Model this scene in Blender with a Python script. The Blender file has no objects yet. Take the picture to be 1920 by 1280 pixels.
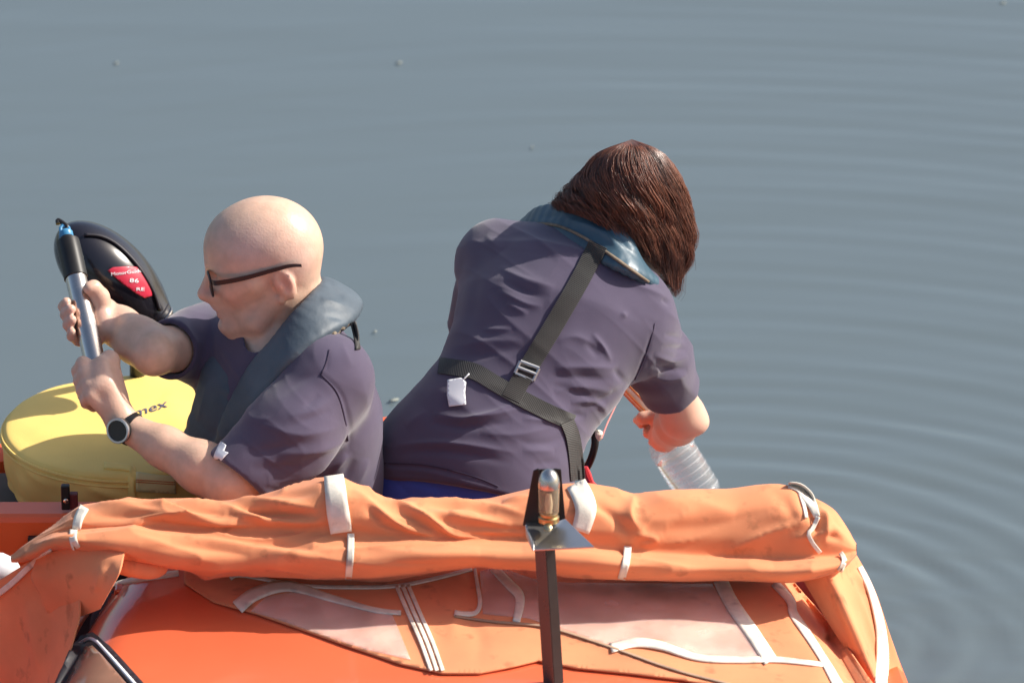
import bpy, math, random
import numpy as np
from mathutils import Vector, Matrix
from mathutils.bvhtree import BVHTree
from mathutils.geometry import delaunay_2d_cdt

random.seed(7)
rng = np.random.default_rng(7)
R = math.radians
scene = bpy.context.scene
C = scene.collection

# ------------------------------------------------------------------ camera
PITCH = R(22.0); DIST = 10.0; SPAN = 1.8; ZC = 0.75
Fv = np.array([0, math.cos(PITCH), -math.sin(PITCH)])
Uv = np.array([0, math.sin(PITCH), math.cos(PITCH)])
Xv = np.array([1.0, 0, 0])
CAM = np.array([0, 0, ZC]) - Fv * DIST
cam_data = bpy.data.cameras.new('camera'); cam = bpy.data.objects.new('camera', cam_data)
C.objects.link(cam); cam.location = CAM; cam.rotation_euler = (math.pi / 2 - PITCH, 0, 0)
cam_data.sensor_width = 36; cam_data.lens = 36 * DIST / SPAN; cam_data.clip_end = 3000; cam_data.clip_start = 0.1
cam_data.dof.use_dof = True; cam_data.dof.focus_distance = 9.95; cam_data.dof.aperture_fstop = 6.0
scene.camera = cam

# ------------------------------------------------------------------ sky, sun, exposure
SUN_EL, SUN_AZ = 39.0, 10.0          # azimuth measured from +X towards +Y (behind the boat)
sd = np.array([math.cos(R(SUN_EL)) * math.cos(R(SUN_AZ)), math.cos(R(SUN_EL)) * math.sin(R(SUN_AZ)), math.sin(R(SUN_EL))])
world = bpy.data.worlds.new('World'); scene.world = world; world.use_nodes = True
nt = world.node_tree; bg = nt.nodes['Background']
sky = nt.nodes.new('ShaderNodeTexSky'); sky.sky_type = 'NISHITA'; sky.sun_disc = False
sky.sun_elevation = R(SUN_EL); sky.sun_rotation = R(90 - SUN_AZ)
sky.air_density = 1.0; sky.dust_density = 3.0; sky.ozone_density = 1.0
nt.links.new(sky.outputs[0], bg.inputs[0]); bg.inputs[1].default_value = 0.112
sl = bpy.data.lights.new('sun', 'SUN'); sl.energy = 4.6; sl.angle = R(0.6); sl.color = (1.0, 0.94, 0.85)
sun = bpy.data.objects.new('sun', sl); C.objects.link(sun)
sun.rotation_euler = Vector(-sd).to_track_quat('-Z', 'Y').to_euler()
scene.view_settings.view_transform = 'Standard'; scene.view_settings.look = 'None'
scene.view_settings.gamma = 1.0; scene.view_settings.use_curve_mapping = False
scene.view_settings.exposure = 0.5

# ------------------------------------------------------------------ helpers
def ray(px, py):
    return Fv + Xv * ((px - 960) / 1920 * SPAN / DIST) + Uv * ((640 - py) / 1920 * SPAN / DIST)
def W(px, py, Y):
    """point seen at photo pixel px,py that stands at world depth Y"""
    d = ray(px, py); return CAM + d * ((Y - CAM[1]) / d[1])
def WZ(px, py, z):
    d = ray(px, py); return CAM + d * ((z - CAM[2]) / d[2])
def proj(P):
    q = np.asarray(P) - CAM; dz = q @ Fv
    return np.stack([960 + (q @ Xv) / dz * DIST / SPAN * 1920, 640 - (q @ Uv) / dz * DIST / SPAN * 1920], -1)
def unit(v):
    v = np.asarray(v, float); return v / np.linalg.norm(v)
def sm(t):
    t = np.clip(t, 0, 1); return t * t * (3 - 2 * t)
def catmull(pts, n, closed=False):
    pts = np.asarray(pts, float); m = len(pts)
    seg = m if closed else m - 1
    t = np.linspace(0, seg, n, endpoint=not closed); i = np.minimum(t.astype(int), seg - 1); f = (t - i)[:, None]
    def g(k):
        return pts[k % m] if closed else pts[np.clip(k, 0, m - 1)]
    p0, p1, p2, p3 = g(i - 1), g(i), g(i + 1), g(i + 2)
    return 0.5 * (2 * p1 + (p2 - p0) * f + (2 * p0 - 5 * p1 + 4 * p2 - p3) * f ** 2 + (3 * p1 - p0 - 3 * p2 + p3) * f ** 3)
def arc_resample(p, n):
    d = np.r_[0, np.cumsum(np.linalg.norm(np.diff(p, axis=0), axis=1))]
    t = np.linspace(0, d[-1], n)
    return np.stack([np.interp(t, d, p[:, k]) for k in range(p.shape[1])], 1)

class Noise3:
    """smooth value noise on numpy arrays"""
    def __init__(s, seed): s.t = np.random.default_rng(seed).random((32, 32, 32)) * 2 - 1
    def __call__(s, P, scale=1.0):
        q = np.asarray(P) * scale; i = np.floor(q).astype(int); f = q - i; f = f * f * (3 - 2 * f); r = 0
        for a in (0, 1):
            for b in (0, 1):
                for c in (0, 1):
                    w = (f[..., 0] if a else 1 - f[..., 0]) * (f[..., 1] if b else 1 - f[..., 1]) * (f[..., 2] if c else 1 - f[..., 2])
                    r = r + w * s.t[(i[..., 0] + a) % 32, (i[..., 1] + b) % 32, (i[..., 2] + c) % 32]
        return r
noise = Noise3(3)

def mesh_np(name, V, Fc, mat, parent=None, smooth=True, col=None):
    V = np.asarray(V, np.float32)
    me = bpy.data.meshes.new(name)
    if isinstance(Fc, np.ndarray):
        k = Fc.shape[1]; n = len(Fc)
        me.vertices.add(len(V)); me.vertices.foreach_set('co', V.ravel())
        me.loops.add(n * k); me.loops.foreach_set('vertex_index', Fc.astype(np.int32).ravel())
        me.polygons.add(n); me.polygons.foreach_set('loop_start', np.arange(0, n * k, k, dtype=np.int32))
        me.update(calc_edges=True)
    else:
        me.from_pydata(V.tolist(), [], Fc); me.update()
    if smooth: me.polygons.foreach_set('use_smooth', np.ones(len(me.polygons), bool))
    if col is not None:
        a = me.color_attributes.new('Col', 'FLOAT_COLOR', 'POINT')
        a.data.foreach_set('color', np.c_[col, np.ones(len(V))].astype(np.float32).ravel())
    me.materials.append(mat)
    o = bpy.data.objects.new(name, me); C.objects.link(o)
    if parent is not None: o.parent = parent
    return o
def empty(name, loc, label=None, cat=None, group=None):
    o = bpy.data.objects.new(name, None); C.objects.link(o); o.location = loc; o.empty_display_size = .1
    bpy.context.view_layer.update()
    return tag(o, label, cat, group)
def tag(o, label=None, cat=None, group=None, kind=None):
    if label: o['label'] = label
    if cat: o['category'] = cat
    if group: o['group'] = group
    if kind: o['kind'] = kind
    return o
def adopt(o, parent):
    """child keeps its world coordinates (parents are unrotated)"""
    o.parent = parent; o.matrix_parent_inverse = Matrix.Translation(-root_loc(parent)); return o
def root_loc(o):
    return Vector(o.location) if o.type == 'EMPTY' else Vector((0, 0, 0))

class MB:
    """collects boxes, tubes and grids for one mesh"""
    def __init__(s): s.v = []; s.f = []
    def add(s, V, Fc):
        n = len(s.v); s.v += [tuple(map(float, p)) for p in V]; s.f += [tuple(int(i) + n for i in q) for q in Fc]; return s
    def tube(s, path, r, n=10, caps=True):
        path = np.asarray(path, float); m = len(path); r = np.broadcast_to(np.asarray(r, float), (m,))
        T = np.gradient(path, axis=0); T /= np.linalg.norm(T, axis=1)[:, None] + 1e-12
        up = np.array([0, 0, 1.0]) if abs(T[0, 2]) < .9 else np.array([1.0, 0, 0])
        u = unit(np.cross(T[0], up)); V = []
        for i in range(m):
            u = u - T[i] * (u @ T[i]); u = unit(u); w = np.cross(T[i], u)
            for k in range(n):
                a = 2 * math.pi * k / n; V.append(path[i] + r[i] * (math.cos(a) * u + math.sin(a) * w))
        Fc = [(i * n + k, i * n + (k + 1) % n, (i + 1) * n + (k + 1) % n, (i + 1) * n + k) for i in range(m - 1) for k in range(n)]
        if caps: Fc += [tuple(range(n))[::-1], tuple((m - 1) * n + k for k in range(n))]
        return s.add(V, Fc)
    def box(s, c, size, axes=None):
        ax = np.eye(3) if axes is None else np.asarray(axes, float); c = np.asarray(c, float); h = np.asarray(size, float) / 2
        V = [c + ax[0] * h[0] * a + ax[1] * h[1] * b + ax[2] * h[2] * d for a in (-1, 1) for b in (-1, 1) for d in (-1, 1)]
        return s.add(V, [(0, 1, 3, 2), (4, 6, 7, 5), (0, 4, 5, 1), (2, 3, 7, 6), (0, 2, 6, 4), (1, 5, 7, 3)])
    def lathe(s, c, axis, prof, n=32, caps=True):
        """prof: list of (along axis, radius)"""
        ax = unit(axis); u = unit(np.cross(ax, [0, 0, 1.0] if abs(ax[2]) < .9 else [1.0, 0, 0])); w = np.cross(ax, u); V = []
        for a, r in prof:
            for k in range(n):
                t = 2 * math.pi * k / n; V.append(np.asarray(c) + ax * a + r * (math.cos(t) * u + math.sin(t) * w))
        m = len(prof)
        Fc = [(i * n + k, i * n + (k + 1) % n, (i + 1) * n + (k + 1) % n, (i + 1) * n + k) for i in range(m - 1) for k in range(n)]
        if caps: Fc += [tuple(range(n))[::-1], tuple((m - 1) * n + k for k in range(n))]
        return s.add(V, Fc)
    def grid(s, G, closed_u=False):
        G = np.asarray(G, float); a, b = G.shape[:2]
        Fc = [(i * b + j, i * b + (j + 1) % b, (i + 1) * b + (j + 1) % b, (i + 1) * b + j) for i in range(a - 1) for j in range(b if closed_u else b - 1)]
        return s.add(G.reshape(-1, 3), Fc)
    def build(s, name, mat, parent=None, smooth=True, bevel=0):
        o = mesh_np(name, s.v, s.f, mat, None, smooth)
        if smooth: o.data.set_sharp_from_angle(angle=R(38))
        if parent is not None: adopt(o, parent)
        if bevel:
            b = o.modifiers.new('bevel', 'BEVEL'); b.width = bevel; b.segments = 2; b.limit_method = 'ANGLE'
        return o

# ---- signed distance sculpting: smooth unions on a grid, surface nets to a mesh
class Vox:
    def __init__(s, lo, hi, h):
        s.h = h; s.lo = np.asarray(lo, float); s.n = np.ceil((np.asarray(hi) - s.lo) / h).astype(int) + 1
        s.g = np.full(s.n, .06, np.float32)
    def _sub(s, lo, hi):
        i0 = np.clip(np.floor((lo - s.lo) / s.h).astype(int), 0, s.n - 1); i1 = np.clip(np.ceil((hi - s.lo) / s.h).astype(int) + 1, 1, s.n)
        ax = [np.arange(i0[k], i1[k], dtype=np.float32) * s.h + s.lo[k] for k in range(3)]
        X, Y, Z = ax[0][:, None, None], ax[1][None, :, None], ax[2][None, None, :]
        return (slice(i0[0], i1[0]), slice(i0[1], i1[1]), slice(i0[2], i1[2])), X.astype(np.float32), Y.astype(np.float32), Z.astype(np.float32)
    def put(s, prim, k=.01, op='u'):
        fn, lo, hi = prim; m = .02 + k
        sl_, X, Y, Z = s._sub(lo - m, hi + m)
        if 0 in s.g[sl_].shape: return s
        b = fn(X, Y, Z).astype(np.float32); a = s.g[sl_]
        if op == 'u':
            q = np.maximum(k - np.abs(a - b), 0) / k; s.g[sl_] = np.minimum(a, b) - q * q * k * .25
        elif op == 's':
            b = -b; q = np.maximum(k - np.abs(a - b), 0) / k; s.g[sl_] = np.maximum(a, b) + q * q * k * .25
        return s
    def cap(s, a, b, ra, rb, k=.012, op='u'): return s.put(cap(a, b, ra, rb), k, op)
    def ell(s, c, r, M=None, k=.012, op='u'): return s.put(ell(c, r, M), k, op)
    def chain(s, pts, rs, k=.012):
        for i in range(len(pts) - 1): s.cap(pts[i], pts[i + 1], rs[i], rs[i + 1], k)
        return s
    def loft(s, cs, ls, ns, aa, bb, k=.02, p=2.0):
        for i in range(len(cs) - 1): s.put(loftseg(cs[i], cs[i + 1], ls[i], ls[i + 1], ns[i], ns[i + 1], aa[i], aa[i + 1], bb[i], bb[i + 1], p), k)
        return s
    def mesh(s, relax=1):
        g = s.g; ins = g < 0; nx, ny, nz = np.array(g.shape) - 1
        cnt = np.zeros((nx, ny, nz), np.int8)
        for a in (0, 1):
            for b in (0, 1):
                for c in (0, 1): cnt += ins[a:a + nx, b:b + ny, c:c + nz]
        act = np.argwhere((cnt > 0) & (cnt < 8)); N = len(act)
        idx = np.full((nx, ny, nz), -1, np.int32); idx[tuple(act.T)] = np.arange(N)
        off = np.array([[a, b, c] for a in (0, 1) for b in (0, 1) for c in (0, 1)])
        cv = np.stack([g[act[:, 0] + o[0], act[:, 1] + o[1], act[:, 2] + o[2]] for o in off], 1)
        acc = np.zeros((N, 3)); w = np.zeros(N)
        for i in range(8):
            for j in range(i + 1, 8):
                if np.abs(off[i] - off[j]).sum() != 1: continue
                cr = (cv[:, i] < 0) != (cv[:, j] < 0); t = cv[cr, i] / (cv[cr, i] - cv[cr, j])
                acc[cr] += off[i] + t[:, None] * (off[j] - off[i]); w[cr] += 1
        V = s.lo + (act + acc / w[:, None]) * s.h
        Q = []
        for ax in range(3):
            sl0 = [slice(None)] * 3; sl1 = [slice(None)] * 3; sl0[ax] = slice(0, -1); sl1[ax] = slice(1, None)
            A, B = ins[tuple(sl0)], ins[tuple(sl1)]; e = np.argwhere(A != B)
            b_, c_ = [k for k in range(3) if k != ax]
            e = e[(e[:, b_] > 0) & (e[:, c_] > 0) & (e[:, b_] < [nx, ny, nz][b_]) & (e[:, c_] < [nx, ny, nz][c_])]
            s0 = A[tuple(e.T)]
            def cell(db, dc):
                q = e.copy(); q[:, b_] += db; q[:, c_] += dc; return idx[tuple(q.T)]
            q = np.stack([cell(-1, -1), cell(0, -1), cell(0, 0), cell(-1, 0)], 1)
            flip = s0 if ax != 1 else ~s0
            q[~flip] = q[~flip][:, ::-1]; Q.append(q)
        Q = np.concatenate(Q); Q = Q[(Q >= 0).all(1)]
        for _ in range(relax): V = laplace(V, Q, .5)
        return V, Q
def laplace(V, Q, f):
    acc = np.zeros_like(V); w = np.zeros(len(V))
    for k in range(4):
        a, b = Q[:, k], Q[:, (k + 1) % 4]
        for c in range(3): acc[:, c] += np.bincount(a, V[b, c], len(V)) + np.bincount(b, V[a, c], len(V))
        w += np.bincount(a, minlength=len(V)) + np.bincount(b, minlength=len(V))
    return V + f * (acc / np.maximum(w, 1)[:, None] - V)
def normals(V, Q):
    n = np.cross(V[Q[:, 2]] - V[Q[:, 0]], V[Q[:, 3]] - V[Q[:, 1]]); N = np.zeros_like(V)
    for k in range(4):
        for c in range(3): N[:, c] += np.bincount(Q[:, k], n[:, c], len(V))
    return N / (np.linalg.norm(N, axis=1)[:, None] + 1e-12)
def cap(a, b, ra, rb):
    a = np.asarray(a, float); b = np.asarray(b, float); d = b - a; dd = max(d @ d, 1e-9); r = max(ra, rb)
    def fn(X, Y, Z):
        x, y, z = X - a[0], Y - a[1], Z - a[2]
        t = np.clip((x * d[0] + y * d[1] + z * d[2]) / dd, 0, 1)
        return np.sqrt((x - t * d[0]) ** 2 + (y - t * d[1]) ** 2 + (z - t * d[2]) ** 2) - (ra + t * (rb - ra))
    return fn, np.minimum(a, b) - r, np.maximum(a, b) + r
def ell(c, r, M=None):
    c = np.asarray(c, float); r = np.asarray(r, float); M = np.eye(3) if M is None else np.asarray(M, float)   # rows = local axes
    def fn(X, Y, Z):
        x, y, z = X - c[0], Y - c[1], Z - c[2]
        q = [M[k, 0] * x + M[k, 1] * y + M[k, 2] * z for k in range(3)]
        k0 = np.sqrt(sum((q[k] / r[k]) ** 2 for k in range(3))); k1 = np.sqrt(sum((q[k] / r[k] ** 2) ** 2 for k in range(3)))
        return k0 * (k0 - 1) / np.maximum(k1, 1e-6)
    e = np.sqrt(((M * r[:, None]) ** 2).sum(0)); return fn, c - e, c + e
def loftseg(c0, c1, l0, l1, n0, n1, a0, a1, b0, b1, p):
    c0 = np.asarray(c0, float); c1 = np.asarray(c1, float); d = c1 - c0; L = np.linalg.norm(d); dd = d @ d; r = max(a0, a1, b0, b1)
    l0, l1, n0, n1 = map(np.asarray, (l0, l1, n0, n1))
    def fn(X, Y, Z):
        x, y, z = X - c0[0], Y - c0[1], Z - c0[2]
        tr = (x * d[0] + y * d[1] + z * d[2]) / dd; t = np.clip(tr, 0, 1); w = (tr - t) * L
        x, y, z = x - tr * d[0], y - tr * d[1], z - tr * d[2]
        u = x * (l0[0] + t * (l1[0] - l0[0])) + y * (l0[1] + t * (l1[1] - l0[1])) + z * (l0[2] + t * (l1[2] - l0[2]))
        v = x * (n0[0] + t * (n1[0] - n0[0])) + y * (n0[1] + t * (n1[1] - n0[1])) + z * (n0[2] + t * (n1[2] - n0[2]))
        a = a0 + t * (a1 - a0); b = b0 + t * (b1 - b0); m = np.minimum(a, b)
        return ((np.abs(u / a) ** p + np.abs(v / b) ** p + np.abs(w / m) ** p) ** (1 / p) - 1) * m
    return fn, np.minimum(c0, c1) - r, np.maximum(c0, c1) + r

def fold(V, N, lines, noise_amp=0.0, vis=0.05, ridge=None):
    """raise or sink cloth along crease lines: (pixel polyline, height in mm, half width in px)"""
    p = proj(V); tocam = CAM - V; tocam /= np.linalg.norm(tocam, axis=1)[:, None]; face = sm(((N * tocam).sum(1) - vis) / .25)
    D = np.zeros(len(V))
    for pts, amp, wd in lines:
        pts = np.asarray(pts, float)
        if len(pts) > 2: pts = catmull(pts, 4 * len(pts))
        lo, hi = pts.min(0) - 3 * wd, pts.max(0) + 3 * wd
        m = np.where((p[:, 0] > lo[0]) & (p[:, 0] < hi[0]) & (p[:, 1] > lo[1]) & (p[:, 1] < hi[1]))[0]
        if not len(m): continue
        seglen = np.linalg.norm(np.diff(pts, axis=0), axis=1); cum = np.r_[0, np.cumsum(seglen)]
        best = np.full(len(m), 1e9); tt = np.zeros(len(m))
        for i in range(len(pts) - 1):
            d = pts[i + 1] - pts[i]; q = p[m] - pts[i]; t = np.clip(q @ d / (d @ d + 1e-9), 0, 1)
            e = np.linalg.norm(q - t[:, None] * d, axis=1); b = e < best; best[b] = e[b]; tt[b] = (cum[i] + t[b] * seglen[i]) / cum[-1]
        tap = np.sin(np.pi * np.clip(tt, 0, 1)) ** .8
        D[m] += amp * .001 * (np.exp(-(best / wd) ** 1.4) if amp > 0 else .7 * np.exp(-(best / wd) ** 2)) * tap
    D *= face
    if noise_amp: D += noise_amp * .001 * (noise(V, 14.0) + .5 * noise(V + 5, 31.0))
    if ridge is not None:
        A, B, amp = ridge; q = V @ np.asarray(A).T * B; r = 1 - np.abs(noise(q + 11)); r2 = 1 - np.abs(noise(q * 1.9 + 5)); msk = .45 + .55 * noise(V + 2, 6.0)
        D += amp * .001 * (r ** 3 - .4 + .4 * (r2 ** 3 - .4)) * np.clip(msk, 0, 1)
    return V + N * D[:, None]

class Surf:
    def __init__(s, *meshes):
        V = []; Fc = []
        for v, f in meshes:
            n = len(V); V += [tuple(map(float, p)) for p in v]; Fc += [tuple(int(i) + n for i in q) for q in f]
        s.b = BVHTree.FromPolygons(V, Fc)
    def hit(s, px, py):
        d = unit(ray(px, py)); h = s.b.ray_cast(Vector(CAM), Vector(d))
        return (np.array(h[0]), np.array(h[1])) if h[0] is not None else (None, None)
def ribbon_grid(surf, pts, width, off, n=None, m=5, smooth=6, curve=True):
    """webbing laid along a pixel path on a surface; width may taper"""
    pts = np.asarray(pts, float)
    if curve and len(pts) > 2: pts = catmull(pts, 12 * len(pts))
    L = np.linalg.norm(np.diff(pts, axis=0), axis=1).sum(); n = n or max(4, int(L / 6)); pts = arc_resample(pts, n)
    T = np.gradient(pts, axis=0); T /= np.linalg.norm(T, axis=1)[:, None]; Nn = np.stack([-T[:, 1], T[:, 0]], 1)
    wd = np.interp(np.linspace(0, 1, n), np.linspace(0, 1, np.size(width)), np.atleast_1d(width))
    dep = np.full((n, m), np.nan)
    for i in range(n):
        for j in range(m):
            q = pts[i] + Nn[i] * wd[i] * ((j / (m - 1)) - .5); h, _ = surf.hit(*q)
            if h is not None: dep[i, j] = (h - CAM) @ Fv
    med = np.nanmedian(dep); dep[np.abs(dep - med) > .6] = np.nan
    for j in range(m):
        ok = ~np.isnan(dep[:, j]); dep[:, j] = np.interp(np.arange(n), np.where(ok)[0], dep[ok, j]) if ok.any() else med
    for _ in range(smooth):
        dd = dep.copy(); dep[1:-1] = .25 * dd[:-2] + .5 * dd[1:-1] + .25 * dd[2:]; dep = np.minimum(dep, dd + .002)
    G = np.zeros((n, m, 3))
    for i in range(n):
        for j in range(m):
            q = pts[i] + Nn[i] * wd[i] * ((j / (m - 1)) - .5); G[i, j] = CAM + ray(*q) * (dep[i, j] - off)
    return G
def ribbon(name, surf, pts, width, off, mat, parent, thick=.002, **kw):
    G = ribbon_grid(surf, pts, width, off, **kw); o = MB().grid(G).build(name, mat, parent)
    s = o.modifiers.new('thick', 'SOLIDIFY'); s.thickness = thick; s.offset = 0
    return o
def patch(name, surf, poly, off, mat, parent, step=10, thick=.0015, bump=0.0, lines=()):
    """cloth or vinyl sheet with a traced outline lying on a surface"""
    poly = np.asarray(poly, float); b = []
    for i in range(len(poly)):
        a, c = poly[i], poly[(i + 1) % len(poly)]; k = max(1, int(np.linalg.norm(c - a) / step)); b += [a + (c - a) * t / k for t in range(k)]
    lo, hi = poly.min(0), poly.max(0); nb = len(b); pts = list(b); row = 0
    for y in np.arange(lo[1] + step / 2, hi[1], step * .87):
        row += 1
        for x in np.arange(lo[0] + (row % 2) * step / 2, hi[0], step): pts.append(np.array([x, y]))
    r = delaunay_2d_cdt([Vector(p) for p in pts], [(i, (i + 1) % nb) for i in range(nb)], [list(range(nb))], 1, 1e-4)
    P2 = np.array([tuple(v) for v in r[0]]); dep = np.full(len(P2), np.nan)
    for i, q in enumerate(P2):
        h, _ = surf.hit(*q)
        if h is not None: dep[i] = (h - CAM) @ Fv
    ok = ~np.isnan(dep)
    for i in np.where(~ok)[0]: dep[i] = dep[ok][np.argmin(((P2[ok] - P2[i]) ** 2).sum(1))]
    V = np.array([CAM + ray(*q) * (d - off) for q, d in zip(P2, dep)])
    if bump: V = V - Fv[None] * (bump * .001 * (noise(V, 9.0) + .6 * noise(V + 3, 21.0)))[:, None]
    if len(lines): V = fold(V, np.tile(-Fv, (len(V), 1)), lines)
    o = mesh_np(name, V, [tuple(f) for f in r[2]], mat); adopt(o, parent)
    if thick: s = o.modifiers.new('thick', 'SOLIDIFY'); s.thickness = thick; s.offset = 0
    return o

# ------------------------------------------------------------------ materials
def mat(name, col, rough=.6, metal=0.0, spec=.5, bump=0.0, bscale=200.0, var=0.0, vscale=8.0, sheen=0.0, coat=0.0, trans=0.0, alpha=1.0, ior=1.45, sss=0.0, vcol=False, rvar=0.0, dirt=0.0):
    m = bpy.data.materials.new(name); m.use_nodes = True; t = m.node_tree; b = t.nodes['Principled BSDF']; L = t.links.new
    b.inputs['Base Color'].default_value = (*col, 1); b.inputs['Roughness'].default_value = rough; b.inputs['Metallic'].default_value = metal
    b.inputs['Specular IOR Level'].default_value = spec; b.inputs['IOR'].default_value = ior
    b.inputs['Sheen Weight'].default_value = sheen; b.inputs['Sheen Roughness'].default_value = .5
    b.inputs['Coat Weight'].default_value = coat; b.inputs['Coat Roughness'].default_value = .06
    b.inputs['Transmission Weight'].default_value = trans; b.inputs['Alpha'].default_value = alpha
    if sss: b.inputs['Subsurface Weight'].default_value = sss; b.inputs['Subsurface Radius'].default_value = (1, .35, .2); b.inputs['Subsurface Scale'].default_value = .012
    tc = t.nodes.new('ShaderNodeTexCoord')
    def nz(scale, det=4):
        n = t.nodes.new('ShaderNodeTexNoise'); n.inputs['Scale'].default_value = scale; n.inputs['Detail'].default_value = det; L(tc.outputs['Object'], n.inputs['Vector']); return n
    src = None
    if vcol:
        a = t.nodes.new('ShaderNodeVertexColor'); a.layer_name = 'Col'; src = a.outputs['Color']; L(src, b.inputs['Base Color'])
    if var:
        n = nz(vscale, 5); mx = t.nodes.new('ShaderNodeMix'); mx.data_type = 'RGBA'; mx.blend_type = 'MULTIPLY'; mx.inputs[0].default_value = 1
        rp = t.nodes.new('ShaderNodeMapRange'); rp.inputs['From Min'].default_value = .3; rp.inputs['From Max'].default_value = .7; rp.inputs['To Min'].default_value = 1 - var; rp.inputs['To Max'].default_value = 1 + var
        L(n.outputs['Fac'], rp.inputs['Value']); L(rp.outputs[0], mx.inputs['B'])
        if src: L(src, mx.inputs['A'])
        else: mx.inputs['A'].default_value = (*col, 1)
        L(mx.outputs['Result'], b.inputs['Base Color'])
    if dirt:
        n = nz(26, 4); rp = t.nodes.new('ShaderNodeMapRange'); rp.inputs['From Min'].default_value = .60; rp.inputs['From Max'].default_value = .72; rp.inputs['To Min'].default_value = 1; rp.inputs['To Max'].default_value = 1 - dirt
        L(n.outputs['Fac'], rp.inputs['Value']); m2 = t.nodes.new('ShaderNodeMix'); m2.data_type = 'RGBA'; m2.blend_type = 'MULTIPLY'; m2.inputs[0].default_value = 1
        L(mx.outputs['Result'], m2.inputs['A']); L(rp.outputs[0], m2.inputs['B']); L(m2.outputs['Result'], b.inputs['Base Color'])
    if rvar:
        n = nz(vscale * 2, 5); rp = t.nodes.new('ShaderNodeMapRange'); rp.inputs['To Min'].default_value = max(0, rough - rvar); rp.inputs['To Max'].default_value = rough + rvar
        L(n.outputs['Fac'], rp.inputs['Value']); L(rp.outputs[0], b.inputs['Roughness'])
    if bump:
        n = nz(bscale, 3); bp = t.nodes.new('ShaderNodeBump'); bp.inputs['Strength'].default_value = bump; bp.inputs['Distance'].default_value = .002
        L(n.outputs['Fac'], bp.inputs['Height']); L(bp.outputs[0], b.inputs['Normal'])
    return m
M = {}
M['skin'] = mat('skin', (.62, .36, .26), .38, sss=.12, vcol=True, bump=.22, bscale=240, var=.085, vscale=55, spec=.5, rvar=.06)
M['skin_w'] = mat('skin_w', (.62, .36, .26), .5, sss=.25, vcol=True, bump=.1, bscale=260, var=.05, vscale=30)
M['shirt'] = mat('shirt', (.082, .066, .110), .85, bump=.18, bscale=900, var=.10, vscale=9, sheen=.28, spec=.3)
M['shirt_seam'] = mat('shirt_seam', (.058, .046, .076), .85, spec=.2)
M['trouser_dark'] = mat('trouser_dark', (.02, .022, .035), .85, bump=.2, bscale=300)
M['trouser_blue'] = mat('trouser_blue', (.05, .085, .36), .8, bump=.2, bscale=300, var=.1)
M['vest'] = mat('vest', (.078, .103, .128), .55, bump=.8, bscale=45, var=.18, vscale=14, spec=.5)
M['vest_w'] = mat('vest_w', (.05, .10, .14), .42, bump=.6, bscale=40, var=.2, vscale=16)
M['vest_edge'] = mat('vest_edge', (.22, .17, .12), .8, var=.3, vscale=60)
M['web'] = mat('web', (.046, .044, .042), .6, spec=.4)
M['white'] = mat('white', (.80, .80, .82), .55, var=.04)
M['steel'] = mat('steel', (.62, .57, .52), .26, metal=1, rvar=.08, vscale=30)
M['steel_matt'] = mat('steel_matt', (.55, .54, .53), .38, metal=1, rvar=.1, vscale=20)
M['black'] = mat('black', (.015, .014, .014), .4, var=.2, vscale=40)
M['black_gloss'] = mat('black_gloss', (.012, .011, .016), .22, coat=.5, rvar=.06, vscale=8)
M['hair'] = mat('hair', (.060, .022, .015), .38, spec=.6)
M['hair_strand'] = mat('hair_strand', (.06, .022, .015), .36, spec=.7, vcol=True)
M['gunwale'] = mat('gunwale', (.82, .13, .035), .35, var=.08, vscale=5, coat=.2)
M['cabin'] = mat('cabin', (.80, .155, .065), .30, coat=1.0, var=.07, vscale=4, rvar=.05)
M['canvas'] = mat('canvas', (.78, .285, .13), .82, bump=.25, bscale=850, var=.13, vscale=7, sheen=.1, spec=.3, dirt=.30)
M['canvas_trim'] = mat('canvas_trim', (.78, .71, .60), .65, var=.2, vscale=30, bump=.2, bscale=300, dirt=.35)
M['yellow'] = mat('yellow', (.94, .66, .19), .6, bump=.2, bscale=330, var=.06, vscale=9, spec=.35)
M['brown'] = mat('brown', (.11, .075, .05), .7, var=.3, vscale=9)
M['red'] = mat('red', (.55, .03, .04), .4)
M['floor'] = mat('floor', (.20, .20, .19), .8, var=.15, vscale=12)
M['rubber'] = mat('rubber', (.02, .018, .024), .5)
M['copper'] = mat('copper', (.45, .16, .06), .3, metal=.7)
M['blue'] = mat('blue', (.06, .25, .45), .35)
M['leaf'] = mat('leaf', (.24, .26, .23), .6, var=.3, vscale=80)
M['bottle'] = mat('bottle', (.96, .98, .98), .05, trans=1.0, ior=1.40)
M['lens'] = mat('lens', (.9, .9, .92), .03, trans=1.0, ior=1.05)
M['vinyl'] = mat('vinyl', (.95, .82, .76), .16, alpha=.27, bump=.8, bscale=24, var=.3, vscale=14, spec=.8)
M['glass_brown'] = mat('glass_brown', (.24, .13, .09), .12, coat=.2, var=.3, vscale=6)
M['lampglass'] = mat('lampglass', (.85, .75, .55), .08, trans=.8, ior=1.3)

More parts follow.
